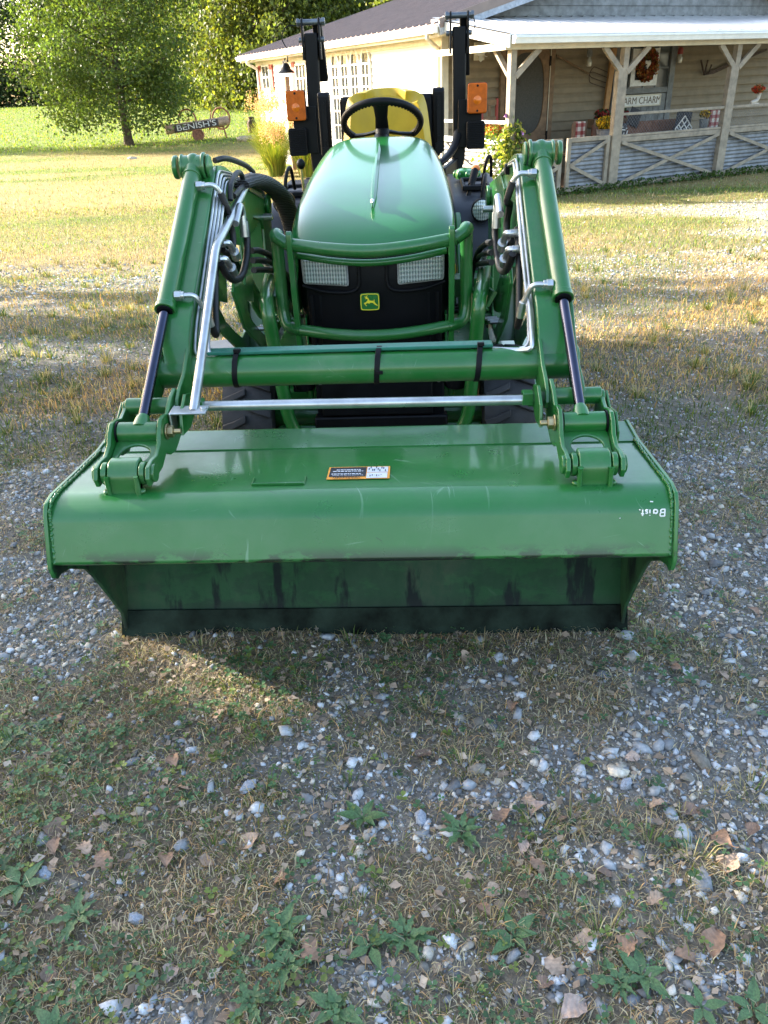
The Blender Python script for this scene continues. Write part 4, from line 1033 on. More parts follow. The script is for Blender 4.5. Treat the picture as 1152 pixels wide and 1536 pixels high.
addbl(38000, .5, 3.2, tuftd, .015, .050, .0022, .50, k=.8)
addbl(120000, .5, 3.0, lambda x, y: np.clip(1.1-gravel(x, y)*.8, 0, 1), .012, .042, .0018, .94, k=.10)  # flat straw
addbl(125000, 2.8, 7.0, vegd, .02, .060, .004, .4)
addbl(30000, 2.6, 6.0, tuftd, .03, .09, .004, .4)
addbl(70000, 6.5, 14.0, lambda x, y: np.clip(1-gravel(x, y)*.75, 0, 1), .025, .065, .007, .35)
addbl(80000, 13.0, 32.0, lambda x, y: .3+.7*green(x, y), .03, .085, .014, .35)
addbl(60000, 29.0, 62.0, lambda x, y: x < .02*y+0, .05, .13, .035, .35)
# tufts
def tuft(cx, cy, n, r, h0, h1, w, dry):
    a = rng.random(n)*6.28; q = r*rng.random(n)**.7*.4; x = cx+np.cos(a)*q; y = cy+np.sin(a)*q; z = gheight(x, y)-.003
    h = h0+(h1-h0)*rng.random(n); lean = .25+.7*rng.random(n); b = a+1.57; wx, wy = np.cos(b)*w/2, np.sin(b)*w/2; dx, dy = np.cos(a), np.sin(a)
    V = np.stack([np.stack([x-wx, y-wy, z], -1), np.stack([x+wx, y+wy, z], -1), np.stack([x-wx*.8+dx*h*lean*.4, y-wy*.8+dy*h*lean*.4, z+h*.5], -1), np.stack([x+wx*.8+dx*h*lean*.4, y+wy*.8+dy*h*lean*.4, z+h*.5], -1), np.stack([x+dx*h*lean, y+dy*h*lean, z+h*(1-lean*.75)], -1)], 1)
    F = np.array([[0, 1, 3], [0, 3, 2], [2, 3, 4]])[None]+(np.arange(n)*5)[:, None, None]
    d = rng.random((n, 1)) < dry
    col = np.where(d, np.array([[.42, .34, .18]]), np.array([[.09, .15, .035]]))*(.6+.7*rng.random((n, 1)))
    G.append((V.reshape(-1, 3), F.reshape(-1, 3), np.repeat(col, 5, 0)))
for (cx, cy) in [(-.82, 1.28), (.43, 1.06), (.81, 1.13), (.37, 1.04), (.25, .84), (-.20, 1.13), (.44, .82), (.23, 1.20), (.57, 1.01), (.64, .97), (.15, 1.38), (-.05, 1.62), (.30, 1.60), (-.45, 1.60), (.75, 1.62), (-.7, 1.75)]:
    tuft(cx, cy, 42, .09, .015, .07, .0022, .55 if cx > -.5 else .15)
for _ in range(110):
    yy = .7+3.0*random.random(); tuft((random.random()*2-1)*(.5*yy+.4), yy, 20, .05, .012, .05, .0021, random.random())
for _ in range(240):
    yy = 3+5*random.random(); tuft((random.random()*2-1)*(.55*yy+.6), yy, 40, .07, .04, .11, .0042, .25+.7*random.random())
V, F, Cc = cat(G)
M_grass = attrmat('grass_blade', .65, .35, .0, 10, 0, .3)
tag(bulk('grass', V, F, Cc, M_grass), 'dry and green grass growing thinly over the gravel and the lawn', 'grass', kind='stuff')

# --- clover and small round leaves
def clover(n, y0, y1, dens, r0, r1):
    x, y = samp(n, y0, y1, dens); m_ = len(x); z = gheight(x, y)+.004+.018*rng.random(m_); r = r0+(r1-r0)*rng.random(m_)**1.5
    a0 = rng.random(m_)*6.28; V = []; 
    for l_ in range(3):
        a = a0+l_*2.094+(rng.random(m_)-.5)*.3; dx, dy = np.cos(a), np.sin(a); px_, py_ = -dy, dx; up = (rng.random(m_)-.35)*.6
        for (d, s) in ((0, 0), (.55, .48), (1.05, .30), (.98, 0), (1.05, -.30), (.55, -.48)):
            V.append(np.stack([x+(dx*d+px_*s)*r, y+(dy*d+py_*s)*r, z+up*d*r+abs(s)*r*.35], -1))
    V = np.stack(V, 1)
    f1 = np.array([[0, 1, 2], [0, 2, 3], [0, 3, 4], [0, 4, 5]]); f_ = np.concatenate([f1+6*k for k in range(3)])
    F = f_[None]+(np.arange(m_)*18)[:, None, None]
    col = np.array([[.085, .165, .075]])*(.5+.9*rng.random((m_, 1)))*np.where(rng.random((m_, 1)) < .2, np.array([[1.9, 1.3, .7]]), 1)
    return V.reshape(-1, 3), F.reshape(-1, 3), np.repeat(col, 18, 0)
cd = lambda x, y: np.clip(1-gravel(x, y), 0, 1)*lim(.46, .60, fbm(x+11, y+77, 3.2, 4))*(.6+.4*sst(.6, -.4, x))
K_ = [clover(25000, .5, 3.0, cd, .0035, .0085), clover(9000, .5, 2.6, lambda x, y: cd(x, y)*.8+.1, .007, .014), clover(9000, 2.6, 6, lambda x, y: cd(x, y)*.7, .006, .014)]
V, F, Cc = cat(K_)
M_leafg = attrmat('clover_leaf', .5, .3, .15, 90, 0, .4)
tag(bulk('clover', V, F, Cc, M_leafg), 'low green clover and small weeds spreading between the stones', 'ground cover', kind='stuff')
# --- brown leaf litter crumbs and twigs
x, y = samp(34000, .5, 4.5, lambda x, y: .55+.3*fbm(x, y, 4, 3)); n = len(x); z = gheight(x, y)+.003+.008*rng.random(n); a = rng.random(n)*6.28; r = .003+.011*rng.random(n)**2.2; e = .35+.5*rng.random(n)
dx, dy = np.cos(a)*r, np.sin(a)*r; tl = (rng.random(n)-.5)*r*1.1
V = np.stack([np.stack([x-dx, y-dy, z], -1), np.stack([x-dy*e, y+dx*e, z+tl], -1), np.stack([x+dx, y+dy, z+.3*tl], -1), np.stack([x+dy*e, y-dx*e, z+abs(tl)*.7], -1)], 1).reshape(-1, 3)
F = np.arange(n*4).reshape(-1, 4)
col = np.repeat(np.array([[.36, .27, .20]])*(.35+1.0*rng.random((n, 1)))*np.where(rng.random((n, 1)) < .3, np.array([[1.1, 1.25, 1.4]]), 1), 4, 0)
tag(bulk('leaf_litter', V, F, col, attrmat('litter', .8, .1, .2, 90)), 'crumbled brown leaf litter and straw strewn on the ground', 'leaf litter', kind='stuff')

# --- single fallen leaves
def leaf_mesh(name, kind, col):
    """curled dry leaf about 1 unit long"""
    if kind == 0: outl = [0, .18, .30, .34, .28, .14, 0]
    elif kind == 1: outl = [0, .26, .22, .44, .26, .30, 0]
    else: outl = [0, .30, .42, .40, .30, .16, 0]
    vs_ = []; n = len(outl)
    for i, wd in enumerate(outl):
        t_ = i/(n-1); yy = t_-.5
        for k in (-2, -1, 0, 1, 2):
            xx = wd*k/2*(1+.12*math.sin(i*2.2+k)); zz = .16*(k/2)**2*(wd/.35)+.10*math.sin(t_*3.1)*(1 if kind != 2 else -.6)+.05*math.sin(3*t_+k*1.3)
            if k == 0: zz -= .02
            vs_.append((xx, yy, zz+.05))
    fs_ = [(i*5+k, i*5+k+1, (i+1)*5+k+1, (i+1)*5+k) for i in range(n-1) for k in range(4)]
    m = MB(); m.add(vs_, fs_); m.tube([(0, -.5, .05), (0, -.62, .06), (.03, -.78, .10)], .010, 5)
    return m, col
M_lf = []
for i, col in enumerate([(.30, .19, .13, 1), (.42, .30, .22, 1), (.24, .165, .125, 1), (.42, .32, .27, 1)]):
    t = NT('dry_leaf'); v = t.obj(); k = t.ramp(t.noise(5, 5, .6, v), [(.3, tuple(q*.65 for q in col[:3])+(1,)), (.7, tuple(q*1.2 for q in col[:3])+(1,))])
    vein = t.n('ShaderNodeTexWave'); vein.inputs['Scale'].default_value = 3.0; vein.inputs['Distortion'].default_value = 1.5; vein.bands_direction = 'DIAGONAL'; t.l(v, vein.inputs['Vector'])
    t.pbr(t.mix(t.math('MULTIPLY', vein.outputs['Fac'], .12), k, tuple(q*.6 for q in col[:3])+(1,)), .7, 0, t.bump(vein.outputs['Fac'], .15, .02), 0, .3); M_lf.append(t.m)
protos = []
for i in range(6):
    m, _ = leaf_mesh('fallen_leaf', i % 3, None); o = m.build('fallen_leaf', M_lf[i % 4], None, ang=70); protos.append(o)
LV = [(0.63,0.81),(0.61,1.09),(0.67,1.08),(0.33,1.00),(0.34,0.95),(0.26,0.91),(0.24,0.87),(0.35,0.77),(0.33,0.74),(0.37,0.70),(0.57,0.78),(0.41,0.81),(0.41,1.06),(0.35,1.10),(0.29,1.07),(0.37,1.08),(-0.06,0.78),(-0.29,0.97),(-0.37,0.97),(-0.54,0.99),(-0.62,1.04),(-0.54,1.07),(-0.49,0.97),(-0.21,1.01),(-0.42,1.22),(-0.35,1.37),(0.78,1.04),(0.76,0.92),(0.48,0.80),(0.71,0.96),(0.71,1.01),(0.55,0.89),(0.47,0.94),(0.59,1.22),(0.35,1.38),(0.25,1.57),(-0.60,1.00),(-0.38,1.14),(-0.51,0.75),(-0.30,0.75),(-0.13,0.92),(-0.17,0.69),(0.77,1.51),(0.87,1.48),(0.14,1.24),(1.25,2.1),(-1.3,1.9),(-1.1,1.5),(1.05,1.75),(-.95,2.3),(1.5,2.6),(.95,1.3),(-.75,1.35)]
LLAB = ['curled reddish brown fallen leaf lying on the gravelly grass', 'pale tan fallen leaf lying on the gravelly grass', 'dark brown fallen leaf lying on the gravelly grass', 'pinkish beige fallen leaf lying on the gravelly grass']
for i, (x, y) in enumerate(LV):
    o = protos[i] if i < 6 else protos[i % 6].copy()
    if i >= 6: COL.objects.link(o)
    s = .032+.018*random.random(); s = .058 if i in (0, 9) else s
    o.location = (x, y, float(gheight(np.array([x]), np.array([y]))[0])+.006); o.scale = (s, s, s*(1.0+.5*random.random()))
    o.rotation_euler = ((random.random()-.5)*.9, (random.random()-.5)*.9, random.random()*6.28)
    tag(o, LLAB[(i % 6) % 4], 'fallen leaf', 'fallen leaves on the gravelly grass')
# --- broad-leaved weeds
M_weed = simple('weed_leaf', (.075, .15, .055, 1), .5, 0, .25, 14, .3, 60)
def weed(n, seed, lob):
    r_ = random.Random(seed); m = MB()
    for k in range(n):
        a = 6.28*k/n+r_.random()*.5; L = .6+.5*r_.random(); c, s = math.cos(a), math.sin(a); up = .12+.35*r_.random(); N = 7; vs_ = []
        for i in range(N+1):
            t_ = i/N; wd = .02+.17*L*math.sin(math.pi*min(1, t_**.75))**1.2*(1 if t_ > .2 else .25)
            if lob and i % 2: wd *= .5
            r = t_*L; z = up*math.sin(t_*2.3)*.5+.02
            for q in (-1, 0, 1): vs_.append((c*r-s*wd*q, s*r+c*wd*q, z+(.04 if q else 0)))
        fs_ = [(i*3+q, i*3+q+1, i*3+q+4, i*3+q+3) for i in range(N) for q in range(2)]; m.add(vs_, fs_)
    return m
WD = [(0.01,1.07),(0.21,1.03),(0.04,0.80),(0.29,0.82),(0.45,0.74),(0.57,0.70),(-0.12,0.82),(-0.10,0.76),(-0.83,1.30),(-0.46,0.66),(0.10,0.82),(0.65,0.70),(-0.01,0.69),(-0.15,0.70),(-0.63,0.91),(0.49,0.75),(-.5,.85)]
wp_ = [weed(6, 1, 0).build('weed', M_weed, None, ang=80), weed(9, 2, 1).build('weed', M_weed, None, ang=80), weed(5, 3, 0).build('weed', M_weed, None, ang=80)]
WLAB = ['low weed with six smooth oval leaves among the stones', 'low rosette weed with toothed narrow leaves among the stones', 'small weed with five oval leaves among the stones']
for i, (x, y) in enumerate(WD):
    o = wp_[i] if i < 3 else wp_[i % 3].copy()
    if i >= 3: COL.objects.link(o)
    s = .038+.02*random.random(); s = .055 if i in (0, 3) else s
    o.location = (x, y, float(gheight(np.array([x]), np.array([y]))[0])+.008); o.scale = (s, s, s); o.rotation_euler = (0, 0, random.random()*6.28)
    tag(o, WLAB[i % 3], 'weed', 'broad-leaved weeds among the stones')
# --- larger single stones
M_rock = simple('pale_stone', (.33, .36, .42, 1), .8, 0, .2, 6, .5, 14)
rk = MB(); P_ = ico*(1+(rng.random((12, 1))-.5)*.5)*np.array([1.2, .8, .6]); rk.add([tuple(p) for p in P_], [tuple(f) for f in icoF]); rk0 = rk.build('stone', M_rock, None, flat=True)
for i, (x, y, s) in enumerate([(-0.24,1.15,.020),(0.13,1.07,.016),(0.05,1.24,.012),(0.56,1.15,.015),(-0.60,0.94,.016),(-0.13,0.78,.011),(-0.39,0.85,.014)]):
    o = rk0 if i == 0 else rk0.copy()
    if i: COL.objects.link(o)
    o.location = (x, y, float(gheight(np.array([x]), np.array([y]))[0])+s*.35); o.scale = (s, s, s); o.rotation_euler = (random.random()*.5, random.random()*.5, random.random()*6)
    tag(o, 'pale grey angular stone, larger than the gravel around it', 'stone', 'larger stones lying among the gravel')
# ------------------------------------------------------------------ farmhouse with porch
HL, HR = (3.46, 14.06, -.35), R_(29)
def hthing(name, label, cat, p=(0, 0, 0), group=None, world=False, rz=0):
    c, s = math.cos(HR), math.sin(HR)
    o = thing(name, label, cat, (HL[0]+p[0]*c-p[1]*s, HL[1]+p[0]*s+p[1]*c, HL[2]+p[2]), HR+rz, group, world=False)
    OFF[o.name] = Vector(p); return o     # parts are given in house coordinates
M_siding = simple('tan_siding', (.235, .187, .125, 1), .75, 0, .08, 5, .12, 80)
M_wht = simple('white_siding', (.78, .77, .74, 1), .6, 0, .03, 5, .05, 80)
M_grey = simple('weathered_grey_boards', (.20, .205, .205, 1), .85, 0, .2, 7, .3, 40)
M_cream = simple('cream_trim', (.62, .56, .44, 1), .6, 0, .06, 8)
M_wtrim = simple('white_gutter', (.72, .72, .69, 1), .45, 0, .05, 6)
M_roof = simple('brown_metal_roof', (.20, .145, .125, 1), .42, .2, .08, 4)
M_proof = simple('pale_metal_roof', (.66, .66, .66, 1), .35, .4, .06, 3)
M_wood = simple('weathered_wood', (.28, .235, .18, 1), .85, 0, .16, 9, .3, 60)
M_dwood = simple('brown_wood', (.20, .125, .072, 1), .75, 0, .18, 12, .3, 60)
M_owood = simple('orange_wood', (.38, .20, .075, 1), .7, 0, .15, 12, .3, 60)
M_corr = simple('galvanised_sheet', (.20, .205, .22, 1), .55, .35, .22, 6, .1, 30)
M_screen = simple('door_screen', (.055, .052, .045, 1), .7, 0, .15, 40)
M_dglass = simple('dark_window_glass', (.05, .055, .055, 1), .08, 0, .1, 5, 0, 60, .5, .8)
M_rust = simple('rusty_iron', (.085, .055, .042, 1), .8, .3, .3, 30, .4, 120)
M_red = simple('red_shutter', (.32, .045, .035, 1), .6, 0, .1, 8)
M_gwht = simple('paint_white', (.72, .70, .66, 1), .6, 0, .1, 12)
HOUSE = hthing('farmhouse', 'single-storey farmhouse with white side wall, brown metal roof and tan siding behind the porch', 'house')
AL, AR_, B0, B1 = -2.06, 6.6, 2.0, 11.4
RID, SL, ZE = 2.30, .262, 2.43
m = MB()
# lap siding of the porch wall, b = 2, and of the white wall, a = AL
pz = .06; k = 0
while pz < 2.60:
    z1 = pz+.150; q_ = [(B0+.036, z1), (B0+.034, pz+.125), (B0+.026, pz+.100), (B0+.006, pz+.070), (B0-.008, pz+.012), (B0-.004, pz), (B0+.036, pz)]; m.add([(a_, b_, c_) for b_, c_ in q_ for a_ in (AL, AR_)], [(2*i, 2*i+1, 2*i+3, 2*i+2) for i in range(6)]); pz = z1
m.box(((AL+AR_)/2, B0+.10, 1.3), (AR_-AL, .11, 2.6))
m.build('porch_wall', M_siding, HOUSE, ang=50)
m = MB(); pz = -.1
while pz < 2.38:
    z1 = pz+.115; m.add([(AL-.004, B0, z1), (AL-.004, B1, z1), (AL-.026, B1, pz), (AL-.026, B0, pz), (AL-.002, B1, pz), (AL-.002, B0, pz)], [(0, 1, 2, 3), (3, 2, 4, 5)]); pz = z1
m.box((AL+.06, (B0+B1)/2+.06, 1.2), (.11, B1-B0-.13, 2.6)); m.box(((AL+AR_)/2+.06, B1+.06, 1.2), (AR_-AL, .11, 2.6))
m.build('side_wall', M_wht, HOUSE, flat=True)
m = MB()   # gable boards above the porch roof, butt-jointed with wide reveals
z = 2.60
while z < 3.7:
    h = .148; x0 = RID-(3.74-z)/SL*1.0; x0 = max(AL-.2, RID-(ZE+SL*(RID-AL)+.02-z)/SL); x1 = 2*RID-x0
    x0b = max(AL-.2, RID-(ZE+SL*(RID-AL)+.02-(z+h))/SL)
    m.add([(x0, B0-.030, z), (x1, B0-.030, z), (2*RID-x0b, B0-.012, z+h), (x0b, B0-.012, z+h), (x0, B0+.01, z), (x1, B0+.01, z)], [(0, 1, 2, 3), (0, 4, 5, 1)]); z += h+.004
m.py([(AL-.3, 2.45), (RID, ZE+SL*(RID-AL)), (2*RID-AL+.3, 2.45)], B0+.005, B0+.05)
m.build('gable', M_grey, HOUSE, flat=True)
# roof
m = MB(); BF, BBk = 1.58, 11.75; AE = -2.42
def rz_(a): return ZE+.05+SL*(a-AE)
prof = []; b = BF
while b < BBk-.01:
    for db, h in ((0, .0), (.165, .0), (.180, .022), (.205, .022), (.22, .0)): prof.append((b+db, h))
    b += .22
zr = rz_(RID)
for sgn in (1, -1):
    a0 = AE if sgn > 0 else 2*RID-AE
    vs_ = []
    for (b, h) in prof: vs_ += [(a0, b, rz_(AE)+h), (RID, b, zr+h), (a0, b, rz_(AE)+h-.02-h), (RID, b, zr-.02)]
    fs_ = []
    for i in range(len(prof)-1): o = i*4; fs_ += [(o, o+1, o+5, o+4), (o+2, o+6, o+7, o+3), (o, o+4, o+6, o+2)]
    m.add(vs_, fs_)
m.bar((RID, BF, zr+.03), (RID, BBk, zr+.03), .24, .03)
ROOF = m.build('roof', M_roof, HOUSE, ang=20)
m = MB(); m.bar((AE-.0, BF+.0, rz_(AE)-.085), (RID, BF, zr-.085), .022, .15); m.build('rake_board', simple('pale_blue_grey_trim', (.34, .37, .42, 1), .5), HOUSE, .002); m = MB(); m.bar((AE, BBk, rz_(AE)-.085), (RID, BBk, zr-.085), .022, .15)
m.build('rake_board', simple('pale_blue_grey_trim', (.34, .37, .42, 1), .5), HOUSE, .002)
m = MB(); m.bar((AE, BF-.016, rz_(AE)+.0), (RID, BF-.016, zr+.0), .010, .13); m.build('rake_flashing', M_roof, HOUSE)
m = MB(); m.py([(AE, rz_(AE)-.16), (AE+.36, rz_(AE)-.16), (AE+.36, rz_(AE)-.09), (AE, rz_(AE)-.03)], BF+.02, BBk-.02); m.bar((AL-.04, B0, 2.31), (AL-.04, B1, 2.31), .03, .16)
m.build('soffit', M_cream, HOUSE, .003)
m = MB(); g_ = [(AE-.010, rz_(AE)-.03), (AE-.115, rz_(AE)-.03), (AE-.125, rz_(AE)-.055), (AE-.105, rz_(AE)-.085), (AE-.09, rz_(AE)-.13), (AE-.010, rz_(AE)-.13)]
m.prism(g_, lambda p: (p[0], BF+.02, p[1]), lambda p: (p[0], BBk-.02, p[1])); GT = m.build('gutter', M_wtrim, HOUSE, .004)
for b in (2.10, 11.25):
    m = MB(); m.tube(fillet([(AE-.06, b-.25, 2.36), (AE-.06, b-.25, 2.28), (AL-.07, b, 2.16), (AL-.07, b, .05)], .05, 4), .035, 8); m.build('downspout', M_wtrim if b > 5 else M_cream, HOUSE)
m = MB(); m.box((AL-.02, B0-.015, 1.2), (.13, .05, 2.5)); m.box((AL-.035, B0+.06, 1.2), (.03, .13, 2.5)); m.box((AL-.035, B1-.04, 1.2), (.03, .13, 2.5)); m.build('corner_trim', M_cream, HOUSE, .003)
# side windows
def swin(b0, b1, z0, z1, nx_, nz_, shut=True):
    m = MB(); x = AL-.035; fr = .05
    m.ring([(b0-fr, z0-fr), (b1+fr, z0-fr), (b1+fr, z1+fr), (b0-fr, z1+fr)], [(b0, z0), (b1, z0), (b1, z1), (b0, z1)], lambda p: (x-.02, p[0], p[1]), lambda p: (x+.02, p[0], p[1]))
    W = m.build('window', M_gwht, HOUSE, .002)
    m = MB()
    for i in range(1, nx_): b = b0+(b1-b0)*i/nx_; m.box((x-.006, b, (z0+z1)/2), (.018, .03, z1-z0))
    for i in range(1, nz_): zz = z0+(z1-z0)*i/nz_; m.box((x-.008, (b0+b1)/2, zz), (.018, b1-b0, .03))
    m.build('muntin', M_gwht, W)
    m = MB(); m.box((x+.008, (b0+b1)/2, (z0+z1)/2), (.008, b1-b0, z1-z0)); m.build('pane', M_dglass, W)
    if shut:
        for b in (b0-fr-.13, b1+fr+.13):
            m = MB(); m.box((x-.004, b, (z0+z1)/2), (.03, .20, z1-z0+.16)); m.build('shutter', M_red, W, .003)
swin(10.50, 10.98, 1.72, 2.20, 2, 2); swin(8.03, 8.62, 1.62, 2.14, 3, 2)
for b in (6.38, 5.90, 5.42, 4.92):
    m = MB(); x = AL-.035; w_ = .155; out = [(b-w_-.05, .62), (b+w_+.05, .62), (b+w_+.05, 2.06)]+[(b+(w_+.05)*math.cos(R_(a)), 2.06+.30*math.sin(R_(a))) for a in (20, 40, 60, 80, 90, 100, 120, 140, 160)]+[(b-w_-.05, 2.06)]
    inn = [(b-w_, .67), (b+w_, .67), (b+w_, 2.05)]+[(b+w_*math.cos(R_(a)), 2.05+.26*math.sin(R_(a))) for a in (20, 40, 60, 80, 90, 100, 120, 140, 160)]+[(b-w_, 2.05)]
    m.ring(out, inn, lambda p: (x-.025, p[0], p[1]), lambda p: (x+.02, p[0], p[1])); W = m.build('arched_window', M_gwht, HOUSE, .002)
    m = MB(); m.px(inn, x+.004, x+.014); m.build('pane', M_dglass, W, flat=True)
    m = MB()
    for z in (2.05, 1.85, 1.66, 1.48, 1.22, .95): m.box((x-.006, b, z), (.02, 2*w_, .055 if z == 1.48 else .028))
    m.box((x-.008, b, 1.35), (.018, .024, 1.4)); m.build('muntin', M_gwht, W)
# porch structure
m = MB(); prof = []; a_ = -2.32
while a_ < 6.8:
    for da, h in ((0, 0), (.19, 0), (.205, .022), (.225, .022), (.24, 0)): prof.append((a_+da, h))
    a_ += .24
vs_ = []
for (a, h) in prof: vs_ += [(a, -.20, 2.235+h), (a, 1.985, 2.585+h), (a, -.20, 2.215), (a, 1.985, 2.565)]
fs_ = []
for i in range(len(prof)-1): o = i*4; fs_ += [(o, o+4, o+5, o+1), (o+2, o+3, o+7, o+6), (o, o+2, o+6, o+4)]
m.add(vs_, fs_); m.build('porch_roof', M_proof, HOUSE, ang=20)
m = MB(); m.px([(-.20, 2.06), (1.98, 2.43), (1.98, 2.56), (-.20, 2.215)], -2.335, -2.305); m.build('porch_fascia', M_wtrim, HOUSE, .003)
m = MB(); m.px([(-.205, 2.205), (-.31, 2.205), (-.32, 2.18), (-.30, 2.15), (-.29, 2.105), (-.205, 2.105)], -2.30, 6.8); m.build('porch_gutter', M_wtrim, HOUSE, .004)
m = MB(); m.box((2.2, -.02, 2.085), (9.0, .10, .09)); m.box((-2.22, .95, 2.085), (.08, 1.9, .09)); m.build('porch_beam', M_cream, HOUSE, .003)
for (a, w_, dbl) in ((-2.13, .10, 0), (0, .105, -1), (2.46, .105, -1), (4.9, .105, -1)):
    m = MB(); m.box((a, 0, 1.02), (w_, .10, 2.04))
    if dbl: m.box((a-.098, -.012, .86), (.085, .095, 1.72))
    PS = m.build('porch_post', M_wood, HOUSE, .004)
    def brace(p0, p1):
        m = MB(); m.bar(p0, p1, .04, .085, (0, 1, 0)) if False else m.bar(p0, p1, .085, .05, (0, 1, 0)) ; m.build('post_brace', M_wood, HOUSE, .003)
    brace((a+.04, -.03, 1.70), (a+.46, -.03, 2.05))
    if dbl: brace((a-.06, -.03, 1.70), (a-.45, -.03, 2.05))
    else: brace((a, .04, 1.70), (a, .42, 2.05))
m = MB(); m.box((2.2, 1.0, .02), (9.0, 2.0, .10)); m.build('porch_floor', M_dwood, HOUSE)
# doors
D1 = MB()
x0, x1, y_ = -.86, .06, B0-.05
oval = []; outer = []
for k in range(40):
    a = 2*math.pi*k/40+.0785; c, s = math.cos(a), math.sin(a); q = max(abs(c), abs(s)); outer.append(((x0+x1)/2+c/q*(x1-x0)/2, 1.42+s/q*.72)); oval.append(((x0+x1)/2+math.copysign(abs(c)**.7, c)*.37, 1.43+math.copysign(abs(s)**.75, s)*.64))
D1.ring(outer, oval, lambda p: (p[0], y_, p[1]), lambda p: (p[0], y_+.03, p[1]))
for k in range(7): D1.box((x0+.066+k*.131, y_+.015, .41), (.127, .03, .56))
D1.box(((x0+x1)/2, y_+.01, .72), (x1-x0, .035, .06))
DR = D1.build('screen_door', M_dwood, HOUSE, .002)
m = MB(); m.box(((x0+x1)/2, y_+.022, 1.42), (x1-x0-.05, .004, 1.40)); m.build('screen', M_screen, DR)
m = MB(); m.box((.07, y_-.01, 1.93), (.035, .02, .15)); m.build('hinge', M_black, DR); m = MB(); m.box((.07, y_-.01, .75), (.035, .02, .15)); m.build('hinge', M_black, DR)
m = MB(); m.tube([((x0+x1)/2-.20+.035*math.cos(a), y_-.008, 1.62+.035*math.sin(a)) for a in [k*.5 for k in range(13)]], .006, 6); m.build('door_ring', M_rust, DR)
m = MB(); m.box((.125, B0-.045, 1.12), (.09, .05, 2.08)); m.box((-.93, B0-.045, 1.12), (.09, .05, 2.08)); m.box((-.40, B0-.045, 2.155), (1.2, .05, .05)); m.build('door_frame', M_dwood, HOUSE, .003)
m = MB(); m.box((.072, B0-.062, 1.12), (.012, .012, 2.0)); m.build('door_edge', M_cream, HOUSE)
m = MB(); m.bar((1.32, B0-.10, .15), (1.46, B0-.10, 2.1), .11, .05, (0, 1, 0)); LP = m.build('leaning_board', M_owood, None, .004); 
LP.matrix_world = Matrix.Translation(HL) @ Matrix.Rotation(HR, 4, 'Z'); tag(LP, 'orange brown board leaning upright against the tan wall beside the old door', 'board')
m = MB()
m.box((1.62, B0-.05, 1.1), (.16, .05, 2.06)); m.box((2.98, B0-.05, 1.1), (.13, .05, 2.06)); m.box((2.30, B0-.045, 1.39), (1.24, .04, .09)); m.box((2.30, B0-.05, 2.15), (1.5, .05, .05))
for k in range(8): m.box((1.76+k*.155, B0-.035, .72), (.148, .025, 1.22))
DB = m.build('panel_door', M_grey, HOUSE, .003)
m = MB(); m.box((2.31, B0-.03, 1.78), (1.2, .01, .70)); m.build('pane', M_dglass, DB)
m = MB()
for a in (1.95, 2.31, 2.62): m.box((a, B0-.042, 1.78), (.025, .015, .70))
m.box((2.31, B0-.044, 1.76), (1.2, .012, .03)); m.build('muntin', M_grey, DB)
m = MB(); m.cyl((1.70, B0-.06, 1.12), (1.70, B0-.11, 1.12), .025); m.build('door_knob', M_rust, DB)

# --- fence panels with corrugated sheets
def corr(m, x0, x1, z0, z1, y, axis='a'):
    N = int((z1-z0)/.0125); vs_ = []; fs_ = []
    for i in range(N+1):
        z = z0+(z1-z0)*i/N; d = .009*math.sin(z*2*math.pi/.062)
        for e in (0, 1):
            X = x0 if e == 0 else x1
            vs_.append((X, y+d, z) if axis == 'a' else (y+d, X, z))
    for i in range(N): fs_.append((2*i, 2*i+1, 2*i+3, 2*i+2))
    m.add(vs_, fs_)
def panel(name, label, cat, x0, x1, X, wire=True, grp=None):
    T = hthing(name, label, cat, ((x0+x1)/2, .0, 0), grp)
    m = MB(); corr(m, x0, x1, .06, .73, .03); m.build('corrugated_sheet', M_corr, T, ang=80)
    for z, h in ((.045, .07), (.735, .075)): m = MB(); m.box(((x0+x1)/2, -.01, z), (x1-x0, .05, h)); m.build('rail', M_wood, T, .004)
    for s in (0, 1):
        m = MB(); a = ((x0+.02, -.035, .70), (x1-.02, -.035, .06)); b = ((x0+.02, -.028, .06), (x1-.02, -.028, .70)); p = (a, b)[s]
        m.bar(p[0], p[1], .055, .022 if s == 0 else .020, (0, 1, 0)); m.build('cross_board', M_wood, T, .003)
    if wire:
        m = MB(); m.box(((x0+x1)/2, -.01, .795), (x1-x0, .045, .035)); m.box(((x0+x1)/2, -.01, 1.11), (x1-x0, .06, .04)); m.build('top_rail', M_wood, T, .004)
        m = MB(); z0, z1 = .81, 1.09; h = z1-z0; n = int((x1-x0)/.06)
        for i in range(-5, n):
            for sg in (1, -1):
                xa = x0+i*.06 if sg > 0 else x0+(i+5)*.06; xb = xa+sg*h
                za, zb = z0, z1
                if xa < x0: za = z0+(x0-xa)/1; xa = x0
                if xb > x1: zb = z1-(xb-x1); xb = x1
                if xa > x1: za = z0+(xa-x1); xa = x1
                if xb < x0: zb = z1-(x0-xb); xb = x0
                if zb-za > .02: m.tube([(xa, .0, za), (xb, .001*sg, zb)], .0016, 3, False)
        m.build('chicken_wire', M_corr, T)
    return T
panel('porch_fence', 'corrugated metal porch fence with crossed boards and chicken wire left of the right-hand post', 'fence', .06, 2.32, True, grp='fence sections along the porch front')
panel('porch_fence', 'corrugated metal porch fence section running out of view right of the last post', 'fence', 2.52, 4.78, True, grp='fence sections along the porch front')
